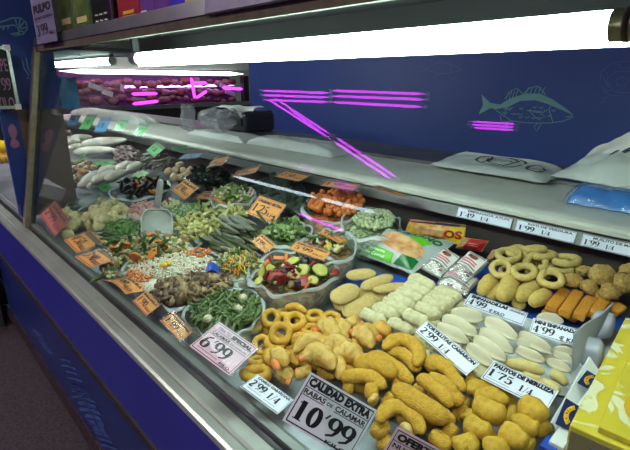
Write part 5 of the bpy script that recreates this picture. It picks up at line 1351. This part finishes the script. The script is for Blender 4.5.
def floret(m, r, k, nb=9, stalk=True):
    vs, fs = [], []
    b = bmesh.new()
    for i in range(nb):
        a = i * 2.4; rr = r * .62 * math.sqrt(i / nb); z = r * .45 * (1 - (i / nb) ** 1.2)
        g = bmesh.ops.create_icosphere(b, subdivisions=2, radius=r * .42)
        for v in g['verts']: 
            v.co = v.co * (1 + .18 * noise.noise(v.co * (6 / r) + V((k + i, 0, 0)))) + V((rr * math.cos(a), rr * math.sin(a), z))
    if stalk:
        g = bmesh.ops.create_cone(b, cap_ends=True, segments=9, radius1=r * .22, radius2=r * .4, depth=r * .9)
        for v in g['verts']: v.co.z -= r * .35
    me = bpy.data.meshes.new('floret'); b.to_mesh(me); b.free(); me.materials.append(m); me.polygons.foreach_set('use_smooth', [True] * len(me.polygons)); return me
cauP = [(blob(.03, .026, .023, .3, 2.2, 3, i * 4, .16, 5), MAT['cauli']) for i in range(4)]
broP = [(floret(MAT['broccoli'], .03, i * 3, 11), None) for i in range(3)]
artP = [(sausage([(-.024, 0, 0), (0, .004, .004), (.024, .002, 0)], .011, .007, n=10, seg=9, p=1.6, amp=.004, fq=70, prof=lambda u: (1 - u) ** .4 * min(1, u * 4) ** .5), MAT['artichoke']), (sausage([(-.022, 0, 0), (0, -.003, .003), (.022, 0, 0)], .009, .006, n=10, seg=9, amp=.004, fq=80), MAT['artichoke2']), (sausage([(-.02, 0, 0), (.02, 0, .003)], .010, .005, n=8, seg=8, amp=.003, fq=80), MAT['artichoke'])]
podP = var(lambda i: (sausage([(-.06, 0, 0), (0, .006 * (i - 1), .004), (.06, 0, 0)], .0085, n=12, seg=8, p=4, amp=.001, fq=60), MAT['pod'])) + [(sausage([(-.06, 0, 0), (0, -.004, .003), (.06, 0, 0)], .008, n=12, seg=8, p=4, amp=.001), MAT['pod_frost'])]
lbean = var(lambda i: (sausage([(-.045, 0, 0), (0, .005 * (i - 1), .002), (.045, 0, 0)], .006, n=10, seg=7, p=4, amp=.0008), MAT['bean_dark'])) + [(sausage([(-.04, 0, 0), (.04, 0, 0)], .006, n=8, seg=7, p=4), MAT['artichoke'])]
okrP = var(lambda i: (sausage([(-.016, 0, 0), (.016, 0, 0)], .0075, n=8, seg=8, p=3, amp=.001), MAT['okra']))
leafP = [(sheet(1, 1, 7, 7, lambda u, v, k=k: V(((u - .5) * .045, (v - .5) * .035 * (1 - abs(2 * u - 1) ** 2 * .7), .006 * noise.noise(V((u * 4, v * 4, k * 3)))* 2))), MAT['salad']) for k in range(3)]
juliP = [(cube_chip(.035, .004, .004, MAT[m], i), None) for i, m in enumerate(['carrot', 'okra', 'veg_white', 'pack_yellow' if 0 else 'yellow_veg', 'bean'])]
whiteP = [(cube_chip(.014, .011, .009, MAT['veg_white'], i), None) for i in range(2)]
redP = [(sausage([(-.02, 0, 0), (0, .012, .004), (.02, 0, 0)], .011, .006, n=10, seg=8, amp=.002), MAT['redpep']), (cube_chip(.03, .02, .006, MAT['redpep'], 2), None)]
aubP = [(cube_chip(.022, .02, .02, MAT['auber'], 1), None)]
BL = 'the packed mass of %s under the top pieces'

# cut green beans beside the pink card
bag('open clear bag of cut green beans beside the pink card', 224, 311, 76, 44, .07, sd=1, rot=0, fillm='bean_dark', fname='green_beans', flabel='packed cut green beans lower down in the clear bag by the pink card')
pts = spread(224, 309, 35, 19, 190, .75); heap('cut_green_bean', beanP, pts, .07, .02, 'cut green bean piece on top in the open bag beside the pink card', 'green bean', 'cut green beans in the front bag', 1.0, 1.2, (10, -8), 60)
for x, y in [(208, 319), (238, 309), (243, 298)]:
    o = solid('button_mushroom', floret(MAT['button'], .019, 1, 1, False), None, P(x, y, .09), 'pale round mushroom among the cut green beans', 'mushroom', 'pale mushrooms among green beans')
    o.data = blob(.0125, .012, .011, .1, 2, 2, x); o.data.materials.append(MAT['button'])
# mushrooms
bag('open clear bag of brown mushrooms behind the orange rim cards', 192, 286, 82, 34, .07, sd=2, fillm='mushroom', fname='mushroom_mass', flabel='packed brown mushrooms lower down in the clear bag')
pts = spread(188, 286, 34, 15, 90, .8, rot=-12); heap('mushroom', mushP, pts, .075, .025, 'cut brown mushroom in the open bag behind the orange rim cards', 'mushroom', 'brown mushrooms', 1.05, .9)
pts = spread(221, 281, 12, 7, 16, .8); heap('mushroom', mushP[3:] + mushP[:1], pts, .07, .01, 'pale sliced mushroom at the far side of the mushroom bag', 'mushroom', 'pale sliced mushrooms', .9, .9)
# rice mix
bag('open clear bag of white rice mixed with vegetables', 172, 268, 96, 34, .075, sd=3, fillm='rice', fname='rice_mass', flabel='white rice packed in the clear bag behind the mushrooms', fh=.004)
def grains():
    b = []; vs, fs = [], []
    g = sausage([(-.0045, 0, 0), (.0045, 0, 0)], .0022, n=4, seg=5, p=3); gv = [v.co.copy() for v in g.vertices]; gf_ = [tuple(p.vertices) for p in g.polygons]
    for x, y, q in spread(172, 265, 44, 14, 1000, .5):
        c = P(x, y, .08 + .02 * (1 - q) + R.uniform(-.003, .003)); m = frame(jit(1), V((0, 0, 1)) + jit(.8)); k = R.uniform(.8, 1.4); o = len(vs)
        vs += [c + m @ (v * k) for v in gv]; fs += [tuple(i + o for i in f) for f in gf_]
    return mesh(vs, fs)
tag(link('rice', grains(), MAT['rice']), 'loose white rice grains heaped in the clear bag behind the mushrooms', 'rice', None, 'stuff')
dice = [(cube_chip(.008, .007, .006, MAT[m], i), None) for i, m in enumerate(['carrot', 'carrot', 'redpep', 'bean', 'carrot'])]
heap('vegetable_dice', dice, spread(172, 264, 42, 13, 46, .8), .083, .018, 'small diced vegetable piece scattered in the white rice', 'vegetable dice', 'diced vegetables in the rice', 1.0, 1)
heap('vegetable_dice', dice[:2], spread(141, 275, 14, 7, 40, .7), .08, .01, 'diced carrot at the front edge of the rice bag', 'vegetable dice', 'diced carrot in front of the rice', 1.1, 1)
heap('vegetable_dice', dice[:2], spread(196, 252, 16, 5, 24, .7), .09, .01, 'diced carrot at the back edge of the rice bag', 'vegetable dice', 'diced carrot behind the rice', 1.1, 1)
for x, y in [(168, 263), (164, 265)]: solid('corn_piece', blob(.014, .010, .008, .3, 2, 2, x), MAT['yellow_veg'], P(x, y, .11), 'yellow pepper bit lying on top of the rice', 'vegetable', 'yellow bits on the rice')
tag(link('blue_tag', sheet(1, 1, 6, 6, lambda u, v: P(205 + u * 14, 274 - v * 8 + u * 1, .085) + V((0, 0, .015 * math.sin(u * 3)))), MAT['carton_blue']), 'folded blue plastic tie between the rice and the shredded vegetables', 'tie')
# mixed vegetables
bag('open clear bag of mixed vegetables with carrot slices', 146, 250, 100, 34, .075, sd=4, fillm='veg_white', fname='mixed_vegetables', flabel='mixed vegetables packed lower in the bag with carrot slices')
mixP = [(mush(MAT['mushroom_pale'], 3), None)] + whiteP + lbean[:1] + [(cube_chip(.03, .008, .007, MAT['bean'], 3), None), (cube_chip(.018, .014, .01, MAT['artichoke2'], 3), None), (cube_chip(.02, .012, .01, MAT['mushroom_pale'], 5), None)]
heap('vegetable_piece', mixP, spread(145, 249, 45, 15, 150, .75, rot=-8), .08, .02, 'cut vegetable piece in the mixed bag beside the white scoop', 'vegetable', 'mixed vegetables with carrots', 1, 1)
for x, y, k in [(135, 257, 1), (125, 246, 1), (149, 234, 1), (116, 249, .9), (156, 251, .8), (164, 246, .8), (150, 255, .8), (142, 245, .7), (158, 241, .7)]:
    heap('carrot_slice', cslP, [(x, y, 0)], .105, 0, 'round orange carrot slice on top of the mixed vegetables', 'carrot', 'carrot slices in the mixed bag', 1.15 * k, .5)
heap('vegetable_piece', mixP, spread(112, 270, 12, 8, 22, .8), .05, .01, 'cut vegetable piece spilling near the front rim below the orange cards', 'vegetable', 'vegetables near the front rim', 1, 1)
heap('green_bean', lbean, spread(114, 239, 18, 8, 30, .8), .06, .03, 'long pale green bean in the heap beside the cauliflower', 'green bean', 'long green beans before the mixed vegetables', 1, .5, (10, 1), 25)
heap('okra_piece', okrP, spread(125, 228, 18, 8, 70, .75), .075, .02, 'bright green pod piece between cauliflower and scoop', 'green vegetable', 'bright green pod pieces', 1.05, 1)
heap('cauliflower_floret', cauP, spread(103, 216, 25, 13, 22, .95), .05, .045, 'cream cauliflower floret in the heap by the end glass', 'cauliflower', 'cauliflower florets in the big heap', .95, .6, None, 180, .012)
heap('cauliflower_floret', cauP, spread(70, 223, 9, 12, 7, .8), .05, .02, 'cauliflower floret half hidden behind the reddish card', 'cauliflower', 'cauliflower florets behind the reddish card', .9, .6)
# scoop
t = empty('scoop', P(156, 234, .09), 'white plastic scoop standing upright in the mixed vegetables', 'scoop')
base = t.location.copy()
c0, c1, c2 = P(157, 236, .08), P(157, 208, .15), P(161, 179, .27)
s = scale(c0)
ax = (c1 - c0).normalized(); L = (c1 - c0).length; nf = (TOCAM(c0) - ax * TOCAM(c0).dot(ax)).normalized(); sx = ax.cross(nf)
def bowl(u, v, off=0):
    a = (u - .5) * PI * 1.0; w = 15.5 * s * (1 if v < .6 else math.sqrt(max(0, 1 - ((v - .6) / .42) ** 2)) ) * (.92 + .08 * v)
    d = .05 * (1 if v < .55 else max(0.05, 1 - ((v - .55) / .5) ** 2))
    return c0 + ax * (L * v) + sx * (w * math.sin(a)) - nf * (d * math.cos(a) - d + off) - nf * d - base
me = sheet(1, 1, 20, 20, bowl); o = link('bowl', me, MAT['scoop'], t)
md = o.modifiers.new('thick', 'SOLIDIFY'); md.thickness = .003
link('rim', sausage([bowl(0, v) for v in (0, .3, .6, .8, .93)] + [bowl(.5, 1)] + [bowl(1, v) for v in (.93, .8, .6, .3, 0)], .0035, n=40, seg=8, prof=lambda u: 1), MAT['scoop'], t)
link('handle', sausage([c1 - base, c1.lerp(c2, .5) - base, c2 - base], .0125, .006, n=10, seg=10, p=8, up=nf, sq=4), MAT['scoop'], t)
# artichokes, peas, pods
heap('artichoke_piece', artP, spread(198, 222, 25, 16, 80, .75), .07, .04, 'pale green artichoke wedge in the heap behind the rice', 'artichoke', 'artichoke wedges', 1.1, .8)
heap('artichoke_piece', artP, spread(234, 212, 12, 5, 18, .8), .085, .01, 'artichoke wedge below the flat orange card near the pods', 'artichoke', 'artichoke wedges below the flat card', 1.1, .8)
heap('pea', peaP, spread(184, 211, 18, 8, 240, .6), .085, .02, 'frosted small green pea in the heap behind the scoop', 'pea', 'frosted green peas', 1.1, 1)
heap('green_leaf', leafP, spread(200, 205, 8, 4, 8, .8), .11, .01, 'yellow green leaf on top of the peas', 'leaf', 'leaves on the peas', .6, 1)
heap('runner_pod', podP, spread(232, 236, 27, 19, 44, .75, shape=[(203, 233), (222, 215), (262, 218), (268, 236), (250, 252), (218, 252)]), .06, .03, 'long dark green pod in the heap before the calidad extra card', 'green pod', 'dark green pods', 1.15, .35, (13, 7), 12)
heap('runner_pod', podP[3:], spread(238, 224, 14, 6, 12, .8), .105, .01, 'frosted grey green pod on top of the dark pods', 'green pod', 'frosted pods', .95, .3, (13, 7), 10)
body('runner_pod', [(251, 203), (266, 224)], 3.2, .125, MAT['pod'], 'single dark pod lying across the big orange card', 'green pod')
bag('open clear bag of shredded mixed vegetables', 238, 264, 46, 26, .075, sd=5, fillm='veg_white', fname='shredded_vegetables', flabel='shredded vegetables packed lower in their clear bag')
heap('vegetable_shred', juliP, spread(238, 262, 20, 11, 130, .7), .08, .015, 'thin vegetable shred in the small open bag beside the sliced vegetables', 'vegetable shred', 'shredded vegetables', 1, .9)
# sliced vegetables
bag('open clear bag of sliced courgette, pepper and aubergine', 293, 270, 86, 38, .085, sd=6, fillm='mass_mix', fname='sliced_vegetables', flabel='sliced grilled vegetables packed lower in the big clear bag', fh=.03)
G5 = 'sliced vegetables under the 5\'99 card'
for x, y, k in [(302, 272, 1.35), (293, 261, 1.15), (320, 270, 1.2), (262, 272, 1), (269, 268, .9), (276, 264, .7), (313, 280, .9), (328, 266, .9), (259, 281, .8)]:
    heap('courgette_slice', zucP, [(x, y, 0)], .10, 0, 'round pale courgette slice with dark green skin in the sliced vegetable bag', 'courgette', 'courgette slices', .95 * k, .35)
heap('pepper_strip', redP, [(276, 278, 0), (281, 280, 0), (290, 266, 0), (312, 264, 0), (267, 276, 0), (305, 281, 0), (332, 272, 0)], .098, 0, 'dark red pepper strip in the sliced vegetable bag', 'pepper', 'red pepper strips', 1.15, .7)
heap('aubergine_cube', aubP, [(305, 262, 0), (318, 262, 0), (284, 272, 0), (298, 283, 0)], .095, 0, 'dark purple aubergine piece in the sliced vegetable bag', 'aubergine', 'aubergine pieces', 1.1, .7)
heap('carrot_strip', [(cube_chip(.04, .012, .006, MAT['carrot_slice'], 3), None)], [(270, 265, 0), (280, 258, 0), (293, 278, 0), (264, 266, 0), (286, 260, 0), (308, 284, 0)], .10, 0, 'orange carrot strip in the sliced vegetable bag', 'carrot', 'carrot strips', 1.1, .7)
heap('vegetable_piece', mixP + redP + whiteP, spread(293, 271, 36, 14, 60, .8), .075, .01, 'cut vegetable lying deep in the sliced vegetable bag', 'vegetable', 'vegetables deep in the sliced bag', 1, 1)
# broccoli mix and the bag behind
bag('open clear bag of green salad and broccoli mix beside the small orange card', 288, 232, 46, 22, .085, sd=7, fillm='bean_dark', fname='broccoli_mix', flabel='broccoli mix packed lower in its clear bag')
mx2 = leafP + whiteP + [(floret(MAT['okra'], .012, 3, 6), None), (floret(MAT['broccoli'], .012, 5, 6), None)]
heap('vegetable_piece', mx2, spread(288, 229, 20, 9, 60, .75), .09, .015, 'green leafy piece in the bag between the calidad extra and 5\'99 cards', 'vegetable', 'green broccoli mix', 1, .9)
bag('open clear bag of mushroom and prawn mix holding an orange card', 330, 246, 50, 30, .09, sd=8, fillm='mass_mix', fname='prawn_mix', flabel='reddish mushroom and prawn mix packed in its clear bag', fh=.03)
heap('vegetable_piece', mixP + redP[1:] + [(cube_chip(.02, .014, .01, MAT['shrimp'], 2), None), (cube_chip(.02, .014, .01, MAT['yellow_veg'], 2), None)], spread(326, 243, 20, 9, 46, .8), .085, .01, 'mixed piece in the bag behind the 5\'99 card', 'vegetable', 'mixed pieces behind the 5\'99 card', 1, .9)
# carrots and pale beans
bag('open clear bag heaped with small orange carrots', 335, 206, 62, 26, .08, sd=9, fillm='carrot_mass', fname='carrot_mass', flabel='small carrots packed lower in their clear bag', fh=.035)
heap('baby_carrot', carrotP, spread(336, 202, 27, 12, 46, .9), .105, .02, 'small orange carrot in the open bag below the fourth orange rail card', 'carrot', 'small carrots', 1.1, .6)
bag('open clear bag of pale green beans beside the grey frozen bag', 371, 222, 56, 28, .10, sd=10, fillm='bean_mass', fname='pale_bean_mass', flabel='pale green beans packed lower in their clear bag', fh=.03)
heap('pale_bean', edaP, spread(374, 219, 20, 9, 52, .9), .10, .012, 'pale green bean in the open bag beside the grey frozen bag', 'bean', 'pale green beans', 1.1, .9)
heap('pale_bean', edaP, spread(352, 231, 10, 7, 30, .8), .06, .01, 'pale green bean seen low through the side of its bag', 'bean', 'pale green beans low in the bag', 1.15, .9)
# broccoli, spinach, salad
heap('broccoli_floret', broP, spread(276, 193, 28, 17, 46, .8), .05, .04, 'dark broccoli floret in the shaded heap behind the calidad extra card', 'broccoli', 'dark broccoli florets', 1.0, .6)
heap('broccoli_floret', broP, spread(306, 208, 10, 9, 10, .8), .05, .02, 'dark broccoli floret beside the carrot bag', 'broccoli', 'dark broccoli beside the carrots', 1.0, .6)
spiP = [(leafP[i][0].copy(), MAT['spinach']) for i in range(3)]
for me, m in spiP: me.materials.clear()
heap('spinach_leaf', spiP, spread(206, 179, 21, 10, 120, .65), .08, .03, 'dark green leaf in the heap behind the tilted orange card', 'leaf', 'dark green leaves', 1.7, .9)
bag('clear bag of pale salad mix below the second orange rail card', 233, 196, 44, 18, .10, sd=11, fillm='salad', fname='salad_mass', flabel='pale salad packed in its clear bag')
heap('salad_piece', leafP[:2] + whiteP + [(cube_chip(.03, .012, .004, MAT['shrimp'], 2), None)], spread(233, 193, 20, 8, 60, .75), .105, .015, 'pale salad shred in the clear bag below the second orange rail card', 'salad', 'pale salad mix', .9, .9)

# ------------------------------------------------------------------ shellfish and squid at the far end
def tube_sq(a, b, w_, h, lb, grp='white squid tubes'):
    mid = ((a[0] + b[0]) / 2, (a[1] + b[1]) / 2 - 1)
    return body('squid_tube', [a, mid, b], w_ * 1.3, h + .015, MAT['squid'], lb, 'squid', grp, flat=.7, amp=.002, fq=30, prof=lambda u: max(0, 1 - abs(2 * u - 1) ** 2.8) ** .5 * (1.1 - .4 * u))
for a, b, w_, h, lb in [((82, 184), (104, 170), 9, .06, 'white squid tube at the front corner of the lower squid heap'), ((79, 187), (97, 179), 8, .05, 'white squid tube lowest, partly under a green card'), ((92, 183), (116, 171), 9, .07, 'white squid tube second row of the lower squid heap'), ((106, 180), (128, 171), 9, .07, 'white squid tube next to the mussel bag'),
    ((117, 170), (133, 162), 8, .075, 'white squid tube at the back of the lower squid heap'), ((128, 170), (146, 163), 8, .075, 'white squid tube beside the grey shrimps'), ((100, 174), (116, 166), 8, .085, 'white squid tube on top of the lower squid heap'), ((73, 153), (116, 150), 8, .10, 'long white squid lying in front of the upper heap'), ((81, 146), (127, 140), 10, .11, 'largest white squid in the upper heap'), ((70, 139), (92, 137), 6, .10, 'small white squid at the back of the upper heap'), ((68, 143), (80, 141), 6, .1, 'small white squid by the end glass, upper'), ((68, 149), (84, 146), 6, .1, 'small white squid by the end glass, lower')]: tube_sq(a, b, w_, h, lb)
for q in [[(86, 150), (110, 146)], [(70, 146), (90, 142)], [(88, 188), (106, 182)], [(100, 182), (122, 176)], [(112, 176), (136, 168)]]: tube_sq(q[0], q[1], 8, .045, 'white squid underneath the others')
octP = [(sausage([(-.03, 0, 0), (-.01, .012, .006), (.01, -.01, .008), (.03, .006, 0)], .009, n=12, seg=8, amp=.003, fq=70, prof=lambda u: 1.1 - .8 * u if 0 < u < 1 else 0), MAT['octo']) for k in range(3)]
heap('octopus_arm', octP, spread(125, 154, 12, 7, 34, .75), .09, .02, 'pinkish curled octopus arm beside the long white squid', 'octopus', 'octopus arms', 1.3, .9)
gfP = [(sausage([(-.04, 0, 0), (0, .01, .003), (.04, 0, 0)], .010, .008, n=12, seg=8, amp=.002, prof=lambda u: min(1, u * 6) ** .5 * (1 - u) ** .5 if u < 1 else 0), MAT['greyfish']) for k in range(2)]
heap('grey_shrimp', gfP, spread(153, 160, 18, 8, 46, .75), .08, .02, 'grey raw shrimp below the diamond tilted green card', 'shrimp', 'grey shrimps', 1.0, .6, (8, -5), 35)
clP = [(blob(.018, .014, .010, .2, 2, 2, i), MAT['clam']) for i in range(2)] + [(blob(.016, .013, .010, .2, 2, 2, 7), MAT['mussel_meat']), (blob(.015, .014, .01, .2, 2, 2, 5), MAT['squid'])]
heap('clam', clP, spread(84, 167, 14, 6, 60, .75), .075, .02, 'small brown clam between the squid heaps', 'clam', 'brown clams', 1.1, .9)
heap('clam', clP, spread(76, 178, 7, 8, 26, .75), .06, .02, 'small clam by the end glass next to the lower squid', 'clam', 'clams by the end glass', 1.2, .9)
heap('clam', clP, spread(68, 136, 5, 5, 10, .75), .09, .02, 'small clam at the very back by the end glass', 'clam', 'clams at the very back', 1.2, .9)
bag('open white clear bag of dark mussels in half shell', 141, 189, 54, 20, .085, sd=12, fillm='mussel', fname='mussel_mass', flabel='dark mussels packed lower in their bag', fh=.02)
def mussel(k):
    b = bmesh.new(); bmesh.ops.create_uvsphere(b, u_segments=14, v_segments=8, radius=1)
    bmesh.ops.delete(b, geom=[v for v in b.verts if v.co.z > .1], context='VERTS')
    for v in b.verts: v.co = V((v.co.x * .03, v.co.y * .016 * (1 - .3 * v.co.x), v.co.z * .011))
    me = bpy.data.meshes.new('shell'); b.to_mesh(me); b.free(); me.materials.append(MAT['mussel']); me.polygons.foreach_set('use_smooth', [True] * len(me.polygons)); return me
msh = mussel(0); mmt = blob(.02, .010, .007, .25, 2, 2, 3); mmt.materials.append(MAT['mussel_meat'])
for i, (x, y, q) in enumerate(spread(141, 185, 24, 8, 26, .85)):
    t = empty('mussel', P(x, y, .095), 'half shell mussel with orange meat in the open bag behind the cauliflower', 'mussel', 'mussels in half shell')
    t.matrix_world = Matrix.Translation(P(x, y, .095)) @ frame(jit(1), V((0, -.3, 1)) + jit(.5)).to_4x4()
    bpy_o = bpy.data.objects.new('shell', msh); COL.objects.link(bpy_o); bpy_o.parent = t
    if i % 2 == 0:
        bpy_o = bpy.data.objects.new('meat', mmt); COL.objects.link(bpy_o); bpy_o.parent = t
scP = [(sausage([(-.02, 0, 0), (.02, 0, 0)], .017, n=9, seg=12, p=7, amp=.002, fq=50), MAT['scallop']) for k in range(2)]
heap('cream_roll', scP, spread(179, 172, 12, 7, 8, 1.0), .11, .02, 'cream coloured cylinder roll behind the tilted orange card', 'seafood roll', 'cream rolls', 1.15, .5, (8, -3), 40)
shP = [(sausage([(-.012, 0, 0), (0, .008, 0), (.012, 0, 0)], .006, n=9, seg=7, amp=.001, prof=lambda u: min(1, u * 5) ** .5 * (1 - u * .6) if u < 1 else 0), MAT['shrimp'])]
bag('clear bag of small pink shrimps behind the scoop', 145, 209, 30, 16, .085, sd=13, fillm='shrimp', fname='shrimp_mass', flabel='small pink shrimps packed in their clear bag', fh=.006)
heap('small_shrimp', shP, spread(144, 208, 13, 6, 60, .75), .09, .01, 'small pink shrimp in the bag behind the scoop', 'shrimp', 'small pink shrimps', 1.1, 1)
heap('vegetable_dice', whiteP + dice[:1], spread(171, 204, 9, 5, 40, .7), .085, .015, 'cream diced vegetable behind the scoop handle', 'vegetable dice', 'cream dice behind the scoop', .9, 1)
bag('clear bag with dark greens standing against the end glass', 84, 202, 28, 16, .08, sd=14, fillm='spinach', fname='dark_greens', flabel='dark greens packed in the bag by the end glass', fh=.0)
SC.view_settings.view_transform = 'Standard'; SC.view_settings.look = 'None'; SC.view_settings.gamma = 1
SC.view_settings.use_curve_mapping = False; SC.view_settings.exposure = 1.25
SC.cycles.use_denoising = True
SC.cycles.transparent_max_bounces = 24
SC.cycles.max_bounces = 8
SC.cycles.caustics_reflective = False; SC.cycles.caustics_refractive = False
